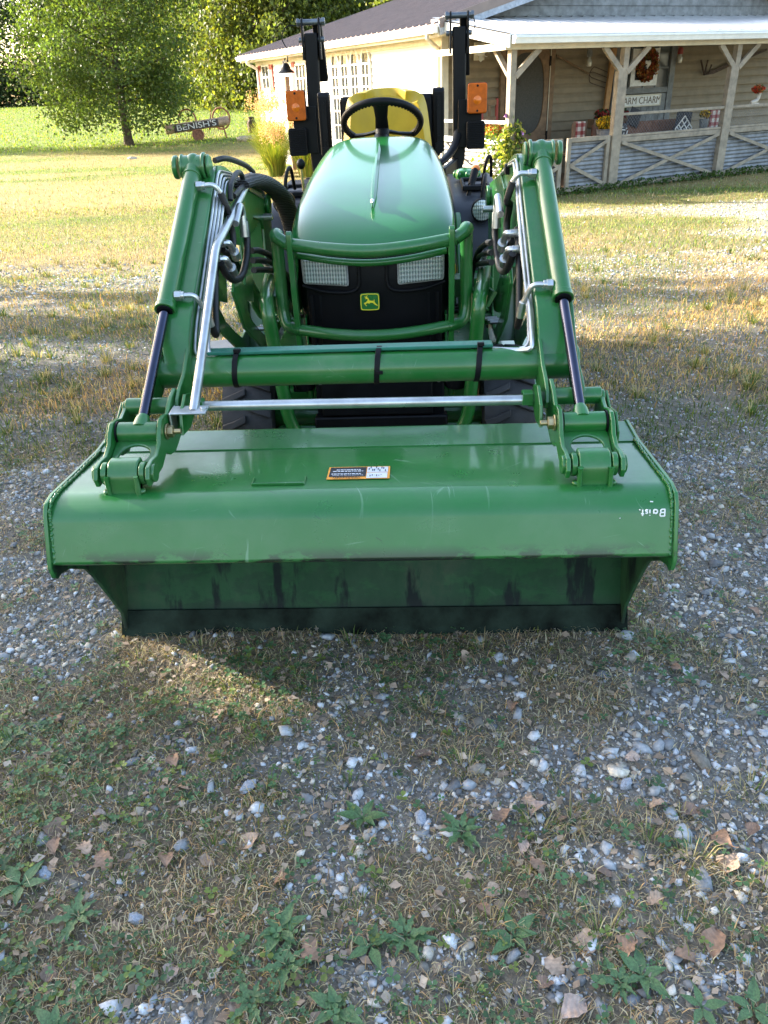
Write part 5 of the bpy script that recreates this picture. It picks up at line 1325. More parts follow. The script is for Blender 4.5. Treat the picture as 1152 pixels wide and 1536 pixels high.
def gate(label, x0, x1, left, lean):
    T = hthing('gate', label, 'gate', (x0, 0, 0), 'wooden gates at the porch steps')
    m = MB(); corr(m, x0+.05, x1-.05, .08, .78, .02); m.build('corrugated_sheet', M_corr, T, ang=80)
    m = MB()
    for a in (x0+.035, x1-.035): m.box((a, -.01, .41), (.07, .045, .82))
    m.box(((x0+x1)/2, -.012, .79), (x1-x0-.14, .04, .065)); m.box(((x0+x1)/2, -.012, .06), (x1-x0-.14, .04, .07)); m.build('gate_frame', M_wood, T, .004)
    h, f = (x0+.07, x1-.07) if left else (x1-.07, x0+.07)
    for z in (.74, .10): m = MB(); m.bar((h, -.035, .42), (f, -.035, z), .055, .018 if z > .5 else .016, (0, 1, 0)); m.build('cross_board', M_wood, T, .003)
    return T
gate('wooden gate with corrugated sheet hinged on the middle porch post', -1.02, -.07-.09, True, 0)
gate('wooden gate with corrugated sheet nearest the vine-covered corner post', -1.86, -1.12, False, 0)
# side fence along the porch end
T = hthing('porch_fence', 'sunlit corrugated fence closing the left end of the porch', 'fence', (-2.13, .9, 0), 'fence sections along the porch front')
m = MB(); corr(m, .06, 1.92, .06, .80, -2.12, 'b'); m.build('corrugated_sheet', M_corr, T, ang=80)
m = MB(); m.box((-2.15, .98, .045), (.05, 1.85, .07)); m.box((-2.15, .98, .83), (.05, 1.85, .08)); m.box((-2.15, .98, 1.10), (.06, 1.85, .045)); m.build('rail', M_gwht, T, .004)
for p in (((-2.17, .06, .78), (-2.17, 1.9, .06)), ((-2.165, .06, .06), (-2.165, 1.9, .78))): m = MB(); m.bar(p[0], p[1], .055, .018, (1, 0, 0)); m.build('cross_board', M_wood, T, .003)

# --- things on the porch
def hobj(m, name, mat, label, cat, group=None, **kw):
    o = m.build(name, mat, None, **kw); o.matrix_world = Matrix.Translation(HL) @ Matrix.Rotation(HR, 4, 'Z'); return tag(o, label, cat, group)
T = hthing('wall_lamp', 'round cream wall lamp on the tan siding left of the screen door', 'wall lamp', (-1.42, B0-.05, 2.1))
m = MB(); m.box((-1.42, B0-.045, 2.10), (.20, .03, .26)); m.build('backplate', M_cream, T, .004)
m = MB(); m.lathe([(.09, 0), (.10, .04), (.06, .09), (0, .10)], (-1.42, B0-.06, 2.12), (0, -1, 0), 20); m.build('lamp_shade', M_wtrim, T)
m = MB(); m.tube([(-1.30+.05*math.cos(a), B0-.09, 2.07+.05*math.sin(a)) for a in [k*.5 for k in range(11)]], .006, 6); m.lathe([(.03, 0), (.045, -.04), (.0, -.08)], (-1.42, B0-.10, 2.02), (0, 0, 1), 12); m.build('lamp_hook', M_wtrim, T)
T = hthing('chair', 'small chair with red frame by the wall near the porch corner', 'chair', (-1.40, 1.5, .07))
m = MB()
for a, b in ((-1.52, 1.42), (-1.22, 1.42), (-1.52, 1.68), (-1.22, 1.68)): m.box((a, b, .28), (.035, .035, .44)) 
for a in (-1.52, -1.22): m.box((a, 1.68, .95), (.04, .04, .90))
m.build('chair_frame', M_red, T, .003)
m = MB(); m.box((-1.37, 1.55, .52), (.36, .34, .03)); m.build('seat', M_dwood, T, .003)
m = MB(); m.box((-1.37, 1.68, 1.34), (.30, .03, .08)); m.box((-1.37, 1.68, 1.10), (.30, .03, .06)); m.box((-1.37, 1.68, 1.22), (.05, .02, .22)); m.build('backrest', M_dwood, T, .003)
# pitchfork
T = hthing('pitchfork', 'old rusty pitchfork hung on a slant on the tan siding', 'pitchfork', (.6, B0-.05, 1.8))
m = MB(); m.tube([(.20, B0-.055, 2.01), (.96, B0-.055, 1.71)], [.017, .014], 8); m.build('handle', M_dwood, T)
m = MB(); d0 = Vector((.96, B0-.06, 1.71)); dr = Vector((.93, 0, -.26)).normalized(); pn = Vector((.26, 0, .93)).normalized()
for k, q in enumerate((-.13, -.045, .045, .13)): m.tube(catmull([d0, d0+dr*.05+pn*q*.8, d0+dr*.12+pn*q, d0+dr*.45+pn*q*.95], 5), .007, 6)
m.build('tines', M_rust, T)
# hanging lanterns
for (a, lab, red) in ((.87, 'glass jar lantern hung on the wall above the pitchfork', 0), (3.06, 'hanging lantern with weathered red top right of the wreath', 1)):
    T = hthing('lantern', lab, 'lantern', (a, B0-.14, 1.83))
    m = MB(); m.lathe([(.04, 0), (.048, .02), (.045, .10), (.03, .13), (.03, .15)], (a, B0-.14, 1.82), (0, 0, 1), 14); m.build('glass_jar', simple('jar_glass', (.45, .44, .40, 1), .1, .3, .1), T)
    m = MB(); m.lathe([(.05, 0), (.05, .09), (.02, .12)], (a, B0-.14, 1.97), (0, 0, 1), 12); m.tube([(a, B0-.14, 2.08), (a, B0-.03, 2.12)], .006, 6); m.build('lantern_top', M_red if red else M_grey, T)
# wreath, frame and heart
m = MB(); m.ring([(1.94, 1.47), (2.60, 1.47), (2.60, 2.08), (1.94, 2.08)], [(2.04, 1.57), (2.50, 1.57), (2.50, 1.98), (2.04, 1.98)], lambda p: (p[0], B0-.085, p[1]), lambda p: (p[0], B0-.070, p[1]))
hobj(m, 'picture_frame', M_gwht, 'old white frame hung behind the wreath on the grey door', 'frame', bevel=.003)
WR = hthing('wreath', 'autumn wreath of red and orange leaves hung on the grey door', 'wreath', (2.28, B0-.12, 1.82))
n = 1500; a = rng.random(n)*6.28; rr_ = .185+rng.normal(0, .034, n); z_ = rng.normal(0, .028, n)
Cn = np.stack([2.28+np.cos(a)*rr_, B0-.13+z_, 1.82+np.sin(a)*rr_*1.1], -1)
def leafcards(Cn, size, col, up=0.0, fold=.35):
    n = len(Cn); sz = (np.asarray(size)*np.ones(n))[:, None]
    d = rng.normal(size=(n, 3)); d[:, 2] -= up; d /= np.linalg.norm(d, axis=1)[:, None]
    e = np.cross(d, rng.normal(size=(n, 3))); e /= np.linalg.norm(e, axis=1)[:, None]; f = np.cross(d, e)
    V = np.stack([Cn-d*sz*.5, Cn+e*sz*.36+f*sz*fold*.4, Cn+d*sz*.55, Cn-e*sz*.36+f*sz*fold*.4], 1).reshape(-1, 3)
    b = np.arange(n)[:, None]*4; F = np.concatenate([b+np.array([[0, 1, 2]]), b+np.array([[0, 2, 3]])], 0)
    return V, F, np.repeat(col, 4, 0)
pal = np.array([[.30, .055, .02], [.42, .13, .03], [.22, .03, .02], [.35, .20, .06], [.16, .05, .02], [.12, .09, .02]])
V, F, Cc = leafcards(Cn, .05+.03*rng.random(n), pal[rng.integers(0, 6, n)]*(.6+.8*rng.random((n, 1))))
M_petal = attrmat('petal', .7, .2, .1, 60)
bulk('wreath_leaves', V-np.array([2.28, B0-.12, 1.82]), F, Cc, M_petal).parent = WR
m = MB(); ht = [(.0+.055*16/16*math.sin(t_)**3, (.055/16)*(13*math.cos(t_)-5*math.cos(2*t_)-2*math.cos(3*t_)-math.cos(4*t_))) for t_ in [k*math.pi/16 for k in range(32)]]
m.py([(2.29+p[0]*1.25, 1.83+p[1]*1.4) for p in ht], B0-.13, B0-.11); m.build('heart', M_gwht, WR)
# sign FARM CHARM
SGN = hthing('sign', 'cream board sign reading FARM CHARM on the grey door below the wreath', 'sign', (2.25, B0-.08, 1.22))
m = MB(); m.box((2.22, B0-.085, 1.225), (1.04, .025, .20)); m.build('sign_board', M_gwht, SGN, .003)
m = MB(); m.ring([(1.70, 1.125), (2.74, 1.125), (2.74, 1.325), (1.70, 1.325)], [(1.72, 1.145), (2.72, 1.145), (2.72, 1.305), (1.72, 1.305)], lambda p: (p[0], B0-.105, p[1]), lambda p: (p[0], B0-.098, p[1])); m.build('sign_border', M_cream, SGN)
Mx = Matrix.Translation((2.24, B0-.099, 1.222)) @ Matrix.Rotation(R_(90), 4, 'X')
text_mesh('FARM CHARM', .165, 'lettering', simple('sign_brown', (.17, .125, .075, 1), .8), SGN, Mx @ Matrix.Diagonal((.98, 1, 1, 1)), .002, .0)
# old scythe blade
T = hthing('scythe', 'rusty long-bladed scythe mounted on the tan wall right of the lantern', 'scythe', (4.6, B0-.05, 1.8))
m = MB(); bl = [(3.86, 1.60), (4.1, 1.62), (4.5, 1.73), (4.9, 1.83), (5.5, 1.99), (5.5, 2.03), (4.9, 1.90), (4.5, 1.82), (4.1, 1.69), (3.92, 1.66)]
m.py(bl, B0-.07, B0-.06); m.build('blade', M_rust, T)
m = MB(); m.tube([(3.70, B0-.07, 1.86), (3.84, B0-.07, 1.61)], .016, 8); m.tube([(3.84, B0-.07, 1.60), (3.86, B0-.09, 1.86)], .016, 8); m.tube([(3.95, B0-.07, 1.62), (3.98, B0-.09, 1.78)], .014, 8); m.build('handle', M_rust, T)
# flowers helper
def blooms(name, parent, c, r, n, cols, sz, mat=M_petal, flat=.6):
    p = rng.normal(size=(n, 3)); p /= np.linalg.norm(p, axis=1)[:, None]; p *= (rng.random((n, 1))**.4)*r; p[:, 2] *= flat
    V, F, Cc = leafcards(p+np.array(c), sz*(.7+.6*rng.random(n)), np.array(cols)[rng.integers(0, len(cols), n)]*(.6+.7*rng.random((n, 1))))
    o = bulk(name, V-np.array(OFF[parent.name]), F, Cc, mat); o.parent = parent; return o
T = hthing('flower_tub', 'galvanised tub of yellow mums standing by the gate post', 'flower pot', (.19, .5, .07))
m = MB(); m.lathe([(.12, 0), (.15, .36), (.16, .37), (.15, .38), (.0, .36)], (.19, .5, .50), (0, 0, 1), 20); m.box((.19, .5, .28), (.30, .30, .42)); m.build('tub', M_corr, T)
blooms('flowers', T, (.19, .5, .97), .17, 700, [[.75, .48, .02], [.62, .33, .02], [.10, .13, .03]], .045)
T = hthing('boot_planter', 'pale boot planter with red and orange flowers standing on the top rail', 'planter', (3.06, 0, 1.13))
m = MB(); m.tube(catmull([(2.98, -.01, 1.155), (3.05, -.01, 1.165), (3.12, -.01, 1.19), (3.15, -.01, 1.25), (3.155, -.01, 1.31)], 4), [.022, .028, .032, .034, .034, .034, .034, .034, .034, .034, .034, .034, .034, .034, .036, .038, .038][:17], 12); m.box((3.07, -.01, 1.138), (.19, .05, .016)); m.build('boot', simple('pale_boot', (.45, .40, .34, 1), .7, 0, .15, 20, .2), T)
blooms('flowers', T, (3.12, -.01, 1.36), .11, 420, [[.50, .04, .02], [.60, .14, .03], [.35, .03, .02], [.08, .10, .03]], .04)
M_plaid = None
def plaid_mat():
    t = NT('plaid_cloth'); v = t.obj(); s_ = t.n('ShaderNodeSeparateXYZ'); t.l(v, s_.inputs[0])
    def bands(o, f, ph_, th_): return t.math('GREATER_THAN', t.math('SINE', t.math('ADD', t.math('MULTIPLY', o, f), ph_)), th_)
    a = t.math('ADD', bands(s_.outputs[0], 52, 0, .1), bands(s_.outputs[2], 52, 0, .1)); a = t.math('MULTIPLY', a, .5)
    c = t.ramp(a, [(.2, (.60, .55, .48, 1)), (.5, (.36, .16, .14, 1)), (.9, (.24, .03, .03, 1))])
    t.pbr(c, .9); return t.m
M_plaid = plaid_mat()
M_brown = simple('brown_upholstery', (.20, .115, .07, 1), .85, 0, .15, 10)
for (a0, a1, b, z0, z1, lab) in ((-.24, .16-.08, .85, .60, .99, 'wooden chair with a plaid cloth over its back behind the gate'), (2.56, 2.92, .55, .60, 1.04, 'wooden chair with a plaid cloth at the right end of the porch bench')):
    T = hthing('chair', lab, 'chair', ((a0+a1)/2, b, .07)); c = (a0+a1)/2; w_ = a1-a0
    m = MB(); m.box((c, b, (z0+z1)/2), (w_, .04, z1-z0)); m.build('backrest', M_brown, T, .03)
    m = MB(); m.box((c, b+.22, .50), (w_, .42, .04)); m.build('seat', M_brown, T, .01)
    for q in (-1, 1):
        for d in (0, .4): m = MB(); m.box((c+q*(w_/2-.03), b+d, .28), (.04, .04, .42 if d else .60)); m.build('leg', M_dwood, T)
    m = MB(); m.box((c, b-.025, z1-.15), (w_*.62, .012, .30)); m.box((c, b, z1+.004), (w_*.62, .055, .012)); m.build('plaid_cloth', M_plaid, T, .004)
T = hthing('bench', 'long low bench with brown cushions behind the chicken wire', 'bench', (1.4, .7, .07))
m = MB(); m.box((1.35, .75, .46), (2.1, .5, .06)); m.build('seat', M_brown, T, .02)
m = MB(); m.box((1.35, .98, .76), (2.1, .05, .34)); m.build('backrest', simple('rust_brown_back', (.17, .075, .045, 1), .85, 0, .2, 12), T, .03)
for a in (.4, 2.3): m = MB(); m.box((a, .75, .26), (.06, .45, .36)); m.build('leg', M_dwood, T)
M_pil = NT('dark_pillow'); M_pil.pbr((.035, .036, .042, 1), .9); 
def pillow(c, r, rot, lab, lines):
    T = hthing('pillow', lab, 'pillow', c); m = MB(); N = 8; vs_ = []; 
    for side_ in (1, -1):
        for i in range(N+1):
            for k in range(N+1):
                u_, w_ = -1+2*i/N, -1+2*k/N; vs_.append((u_*r, -side_*.05*(1-abs(u_)**2.5)*(1-abs(w_)**2.5)**.8, w_*r))
    fs_ = []
    for q in range(2):
        for i in range(N):
            for k in range(N): o = q*(N+1)**2+i*(N+1)+k; fs_.append((o, o+N+1, o+N+2, o+1))
    Mr = Matrix.Rotation(rot, 4, 'Y'); vs_ = [tuple(Mr @ Vector(v_)+Vector(c)) for v_ in vs_]; m.add(vs_, fs_); m.build('cushion', M_pil.m, T, ang=80)
    m = MB()
    for l in lines:
        p0 = Mr @ Vector((l[0]*r, -.048, l[1]*r))+Vector(c); p1 = Mr @ Vector((l[2]*r, -.048, l[3]*r))+Vector(c); m.tube([p0, p1], .010, 6)
    m.build('pillow_print', M_gwht, T)
pillow((1.88, .45, .80), .155, R_(45), 'dark pillow with a white grid print stood on its corner', [(-.9, -.9, .9, -.9), (-.9, .9, .9, .9), (-.9, -.9, -.9, .9), (.9, -.9, .9, .9), (-.9, -.3, .9, -.3), (-.9, .3, .9, .3), (-.3, -.9, -.3, .9), (.3, -.3, .3, .9), (-.8, -.6, -.5, -.6), (.0, 0, .2, 0), (.5, .6, .8, .6), (.5, 0, .8, 0)])
pillow((.42, .42, .82), .15, R_(12), 'dark pillow with white scribbled lettering beside the middle post', [(-.8+.2*k, .6*math.sin(k*2.1), -.7+.2*k, .6*math.cos(k*1.7)) for k in range(9)]+[(-.6, -.5, .6, -.4), (-.6, .2, .5, .3)])
pillow((2.16, .70, .86), .19, R_(5), 'plain dark pillow right of the grid pillow', [])
pillow((1.2, .92, 1.0), .14, R_(20), 'plain blue-black pillow at the back of the bench', [])
T = hthing('flower_pot', 'small pot of yellow daisies beside the plaid chair', 'flower pot', (2.46, .5, .6))
m = MB(); m.lathe([(.06, 0), (.08, .20), (0, .19)], (2.46, .5, .72), (0, 0, 1), 14); m.build('pot', M_grey, T); blooms('flowers', T, (2.46, .5, 1.0), .10, 240, [[.75, .48, .02], [.5, .3, .02], [.08, .10, .03]], .04)
T = hthing('flower_box', 'row of potted red flowers set behind the bench cushions', 'flower box', (.95, 1.25, .95))
m = MB(); m.box((.95, 1.25, .93), (.9, .18, .14)); m.build('box', M_dwood, T, .004); blooms('flowers', T, (.75, 1.25, 1.06), .16, 300, [[.30, .03, .03], [.05, .09, .04]], .05); blooms('flowers', T, (1.15, 1.25, 1.06), .16, 300, [[.30, .03, .03], [.05, .09, .04]], .05)
# plants in the side planter and the vine on the corner post
T = hthing('flower_planter', 'planter of red and orange flowers inside the sunlit porch end', 'planter', (-2.0, .7, .5))
m = MB(); m.box((-2.02, .9, .78), (.14, 1.0, .18)); m.build('box', M_wood, T, .004)
for k in range(5): blooms('flowers', T, (-2.06, .45+.22*k, .97), .16, 260, [[.60, .10, .04], [.66, .28, .05], [.20, .28, .05], [.35, .40, .08]], .05)
T = hthing('vine', 'yellow-green morning glory vine climbing the corner post', 'vine', (-2.13, -.06, 0))
Cn = []; m = MB()
for k in range(5):
    a0 = random.random()*6; pts = [(-2.13+.06*math.sin(a0+z*5+k)+.05*rng.normal()+(.04 if k % 2 else -.08), -.07+.05*math.cos(a0+z*4), .0+z) for z in np.linspace(.05, .85+.3*random.random(), 12)]
    pp = catmull(pts, 5); m.tube(pp, .005, 5)
    for p in pp:
        for _ in range(3): Cn.append((p.x+rng.normal()*.045, p.y+rng.normal()*.035-.02, p.z+rng.normal()*.05))
m.build('stem', simple('vine_stem', (.25, .22, .08, 1), .8), T)
for k in range(260): Cn.append((-2.22+rng.normal()*.09, .1+.5*random.random(), .2+.75*random.random()))
Cn = np.array(Cn); n = len(Cn); pal = np.array([[.30, .33, .05], [.12, .18, .03], [.07, .13, .03], [.42, .40, .12]])
V, F, Cc = leafcards(Cn, .055+.035*rng.random(n), pal[rng.integers(0, 4, n)]*(.6+.7*rng.random((n, 1)))); M_leaf = attrmat('leaf', .5, .48, 0, 10, 0, .35)
bulk('foliage', V-np.array(OFF[T.name]), F, Cc, M_leaf).parent = T
for q, (a, b, z) in enumerate(((-2.20, .02, 1.19), (-1.98, -.1, .95), (-2.0, -.1, .84), (-2.17, -.1, .55))):
    m = MB(); m.lathe([(.004, -.03), (.012, 0), (.034, .02)], (a, b, z), (.2, -1, .3), 10, False); m.build('blossom', simple('pink_blossom', (.55, .22, .55, 1), .6), T)
# low weeds at the foot of the fence
n = 1500; a = -1.8+6.5*rng.random(n); Cn = np.stack([a, -.12+.10*rng.normal(size=n), .02+.10*rng.random(n)**1.5], -1); c, s = math.cos(HR), math.sin(HR)
Wd = np.stack([HL[0]+Cn[:, 0]*c-Cn[:, 1]*s, HL[1]+Cn[:, 0]*s+Cn[:, 1]*c, HL[2]+Cn[:, 2]], -1)
V, F, Cc = leafcards(Wd, .05, np.array([[.05, .09, .02]])*(.5+1.1*rng.random((n, 1)))); tag(bulk('weeds', V, F, Cc, M_leaf), 'low dark weeds growing along the foot of the porch fence', 'weeds', kind='stuff')
# dinner bell on its post
T = hthing('dinner_bell', 'black cast-iron dinner bell on a post beside the white wall', 'bell', (-2.55, 8.1, 0))
m = MB(); m.lathe([(.21, 0), (.19, .02), (.12, .07), (.09, .14), (.06, .19), (.0, .21)], (-2.55, 8.1, 1.99), (0, 0, 1), 22); m.build('bell_body', M_bmetal, T)
m = MB(); m.box((-2.55, 8.1, 2.22), (.04, .30, .035)); m.tube([(-2.55, 7.95, 2.22), (-2.55, 7.93, 2.32)], .012, 6); m.tube(catmull([(-2.55, 8.28, 2.0), (-2.55, 8.27, 2.15), (-2.55, 8.1, 2.27)], 5), .015, 6); m.build('yoke', M_bmetal, T)
m = MB(); m.box((-2.55, 8.1, .95), (.10, .10, 1.95)); m.build('post', M_dwood, T, .004)
# ------------------------------------------------------------------ trees and far things
def branchy(m, base, h, r0, nl, spread, seed, zlo=.18):
    """trunk and limbs; returns limb sample points for the foliage"""
    r_ = random.Random(seed); pts = []; b = Vector(base)
    tr = [b+Vector((r_.gauss(0, .01)*h*k/6, r_.gauss(0, .01)*h*k/6, h*.93*k/8)) for k in range(9)]
    m.tube(catmull(tr, 3), [r0*(1.25 if i == 0 else 1)*(1-.93*i/24) for i in range(25)], 10)
    for i in range(nl):
        t_ = zlo+(.95-zlo)*(i+r_.random())/nl; p = tr[min(7, int(t_*8))].lerp(tr[min(8, int(t_*8)+1)], t_*8 % 1)
        a = i*2.4+r_.random(); L = spread*(math.sin(math.pi*min(1, (.25+.75*(t_-zlo)/(1-zlo)))**.8)*.75+.28)*(.8+.4*r_.random())
        up = .10+.75*t_; pp = [p]
        for k in range(1, 6): pp.append(p+Vector((math.cos(a), math.sin(a), up))*L*k/5*(1/math.sqrt(1+up*up*.4))+Vector((r_.gauss(0, .05), r_.gauss(0, .05), r_.gauss(0, .04)-.012*k*k*L*.12)))
        q = catmull(pp, 2); m.tube(q, [max(.008, r0*.33*(1-t_*.6)*(1-.85*j/len(q))) for j in range(len(q))], 5, False)
        pts += [(q[j], L, j/len(q)) for j in range(3, len(q))]
        for _ in range(3):
            s0 = q[r_.randrange(3, len(q)-1)]; d = Vector((r_.gauss(0, 1), r_.gauss(0, 1), r_.gauss(.2, .5))).normalized()*L*.35
            m.tube([s0, s0+d*.5, s0+d], [.012, .008, .004], 4, False); pts += [(s0+d*.6, L, .6), (s0+d, L, .9)]
    return pts
def foliage_pts(pts, n, sig):
    w_ = np.array([.25+p[2] for p in pts]); w_ /= w_.sum(); ii = rng.choice(len(pts), n, p=w_)
    P = np.array([tuple(p[0]) for p in pts])[ii]; return P+rng.normal(size=(n, 3))*sig*np.array([1, 1, .7])
def ptz(x, y): return float(tz(np.array([x]), np.array([y]))[0])
M_bark = simple('bark', (.085, .062, .045, 1), .95, 0, .3, 14, .8, 30)
# the maple on the lawn
bx, by = -10.03, 30.2; T = thing('maple_tree', 'round-crowned green maple standing alone on the lawn', 'tree', (bx, by, ptz(bx, by)))
m = MB(); rr_ = random.Random(5); hgt_ = 8.6; b = Vector((bx, by, ptz(bx, by)-.05))
pts = branchy(m, b, hgt_, .16, 46, 3.0, 12, .17)
m.build('trunk', M_bark, T)
# clumps hung on the limbs, drooping low on the left as in the photo
P = foliage_pts(pts, 36000, .27)
ex = []
for k in range(52):
    a = rr_.random()*6.28; z = .75+1.6*rr_.random(); r = 1.2+1.5*rr_.random(); c_ = np.array([bx+math.cos(a)*r-.4, by+math.sin(a)*r, b.z+z])
    ex.append(c_+rng.normal(size=(170, 3))*np.array([.38, .38, .22]))
for k in range(56):
    a = rr_.random()*6.28; z = 2.2+4.8*rr_.random(); r = 2.0+1.0*rr_.random()-.25*max(0, z-5); c_ = np.array([bx+math.cos(a)*r-.15, by+math.sin(a)*r, b.z+z])
    ex.append(c_+rng.normal(size=(190, 3))*np.array([.40, .40, .28]))
P = np.concatenate([P]+ex)
P = P[(P[:, 0]-bx > -(3.55-.42*np.maximum(0, P[:, 2]-b.z-2.6)-.25*np.maximum(0, 1.3-P[:, 2]+b.z))+rng.normal(size=len(P))*.14)]; n = len(P)
cl = fbm(P[:, 0]*1.0+P[:, 1], P[:, 2]*1.2+P[:, 1]*.5, 1.3, 3)[:, None]
col = np.array([[.085, .130, .034]])*(.55+.9*rng.random((n, 1)))*(.75+.5*cl)+np.array([[.03, .02, 0]])*(rng.random((n, 1)) < .25)
V, F, Cc = leafcards(P, .085+.05*rng.random(n), col)
o = bulk('crown', V-np.array(OFF[T.name]), F, Cc, M_leaf); o.parent = T
# forest-edge tree kinds, then copies
kinds = []
for ki, (h, r0, nl, sp, nlv, sig, base_c, ls) in enumerate([(15, .24, 34, 3.6, 15000, .55, (.105, .130, .034), .22), (13, .20, 30, 3.2, 13000, .50, (.14, .165, .045), .20), (16, .26, 36, 4.2, 15000, .60, (.075, .11, .045), .23), (9, .14, 26, 3.0, 12000, .45, (.12, .150, .040), .18)]):  # leaf colours lightened to suggest haze, the dark green kind deepened for shade
    T = thing('forest_tree', 'x', 'tree', (0, 0, 0)); m = MB(); pts = branchy(m, (0, 0, 0), h, r0, nl, sp, 30+ki, .05 if ki == 3 else .10); m.build('trunk', M_bark, T)
    P = foliage_pts(pts, nlv, sig); low = rng.normal(size=(int(nlv*.35), 3))*np.array([1.6, 1.6, .8])+np.array([0, 0, 1.3 if ki != 3 else .9]); low[:, 2] = np.abs(low[:, 2]); P = np.concatenate([P, low]); n = len(P)
    cl = fbm(P[:, 0]+P[:, 1], P[:, 2]+P[:, 1]*.5, .6, 3)[:, None]
    col = np.array([base_c])*(.5+1.0*rng.random((n, 1)))*(.6+.8*cl); yb = rng.random((n, 1)) < (.20 if ki in (1, 3) else .10); col = np.where(yb, col*np.array([[1.6, 1.3, .8]]), col)
    V, F, Cc = leafcards(P, ls*(.7+.6*rng.random(n)), col); bulk('crown', V, F, Cc, M_leaf).parent = T; kinds.append(T)
FLAB = ['tall dull-green tree in the wood edge beyond the lawn', 'tall yellow-green tree in the wood edge beyond the lawn', 'dark green shaded tree in the wood at the left of the lawn', 'bushy yellowing young tree at the foot of the wood']
spots = [(2, -38, 72), (2, -33.5, 68), (2, -29.5, 72), (2, -26, 70), (0, -22, 68), (0, -24, 76), (1, -18.5, 64), (0, -15.5, 66), (1, -13, 60), (1, -10.5, 57), (0, -16, 74), (0, -11, 70), (1, -8.6, 54), (1, -6.2, 56), (0, -7.5, 64), (1, -4, 58), (0, -3, 66), (1, 0, 62), (0, 4, 66), (1, 7, 60), (0, -20, 80), (2, -42, 70),
         (3, -15.5, 57.5), (3, -12.0, 54), (3, -9.8, 50.5), (3, -8.2, 48.5), (3, -6.9, 47), (3, -5.0, 49), (3, -19.5, 61), (3, -13.6, 57), (3, -11.0, 52.5), (2, -23, 66), (3, -3.5, 52), (1, -2, 56)]
used_k = set()
for (k, x, y) in spots:
    o = kinds[k] if k not in used_k else copy_tree(kinds[k]); used_k.add(k)
    o.location = (x, y, ptz(x, y)-.1); o.rotation_euler = (0, 0, random.random()*6.28); s = .85+.35*random.random(); o.scale = (s, s, s*(.9+.25*random.random()))
    tag(o, FLAB[k], 'tree', 'trees of the wood beyond the lawn')
# trees behind the roof
for i, (k, x, y, s, lab) in enumerate([(1, 5.5, 34, .52, 'yellow-green tree rising behind the brown roof'), (3, 1.2, 37, .95, 'bright green tree behind the far end of the brown roof')]):
    o = copy_tree(kinds[k]); o.location = (x, y, -.2); o.scale = (s, s, s); tag(o, lab, 'tree'); del o['group']

# trees left of the picture whose shade falls over the tractor
def sunlit(xg, yg):
    """gaps in the crowns, as a map of the ground the light reaches"""
    n1 = fbm(xg*.28+3, yg*1.6+8, 1.5, 4); n2 = fbm(xg+31, yg+12, 2.2, 3)
    g = ((xg+.38)/.27)**2+((yg-1.50+.36*(xg+.36))/.15)**2 < 1
    g |= ((xg+.60)/.16)**2+((yg-1.66)/.06)**2 < 1
    g |= ((xg-.74)/.28)**2+((yg-.985)/.075)**2 < 1
    g |= ((xg-1.55)/.4)**2+((yg-2.95)/.14)**2 < 1
    g |= (yg > 6.3+1.0*(n1-.5)*2+.35*sst(0, -3, xg))
    g |= (yg > 2.9) & (yg < 6.6) & (n1 > .49+.05*sst(4.2, 3.0, yg))
    g |= (yg < .3) & (n2 > .62)
    g |= (xg > 2.15) & (xg < 3.9) & (yg > .8) & (yg < 4.3) & (n2 > .47)
    return g

P_all = []
for i, (x, y, h, lab) in enumerate([(-12.5, 1.5, 8.6, 'leafy shade tree left of the view, nearest the driveway'), (-13.5, 5.2, 9.2, 'leafy shade tree left of the view, middle one of three'), (-12.6, 8.6, 8.2, 'leafy shade tree left of the view, nearest the lawn')]):
    T = thing('shade_tree', lab, 'tree', (x, y, 0), group='shade trees left of the view'); m = MB(); pts = branchy(m, (x, y, -.05), h, .15, 40, 3.3, 77+i, .15); m.build('trunk', M_bark, T)
    P = foliage_pts(pts, 15000, .38); P = np.concatenate([P, np.array([[x, y, 4.3]])+rng.normal(size=(13000, 3))*np.array([1.4, 1.5, 1.25])]); P = P[P[:, 2] > .8]
    tt = P[:, 2]/SDIR.z; xg = P[:, 0]-SDIR.x*tt; yg = P[:, 1]-SDIR.y*tt
    keep = ~sunlit(xg, yg); P = P[keep]; n = len(P)
    V, F, Cc = leafcards(P, .13+.05*rng.random(n), np.array([[.07, .11, .022]])*(.6+.8*rng.random((n, 1)))); bulk('crown', V-np.array(OFF[T.name]), F, Cc, M_leaf).parent = T

o = copy_tree(kinds[3]); o.location = (-22, 32.6, -.2); o.scale = (.75, .42, .8); tag(o, 'small bushy tree left of the view, shading the grass before the maple', 'tree'); del o['group']
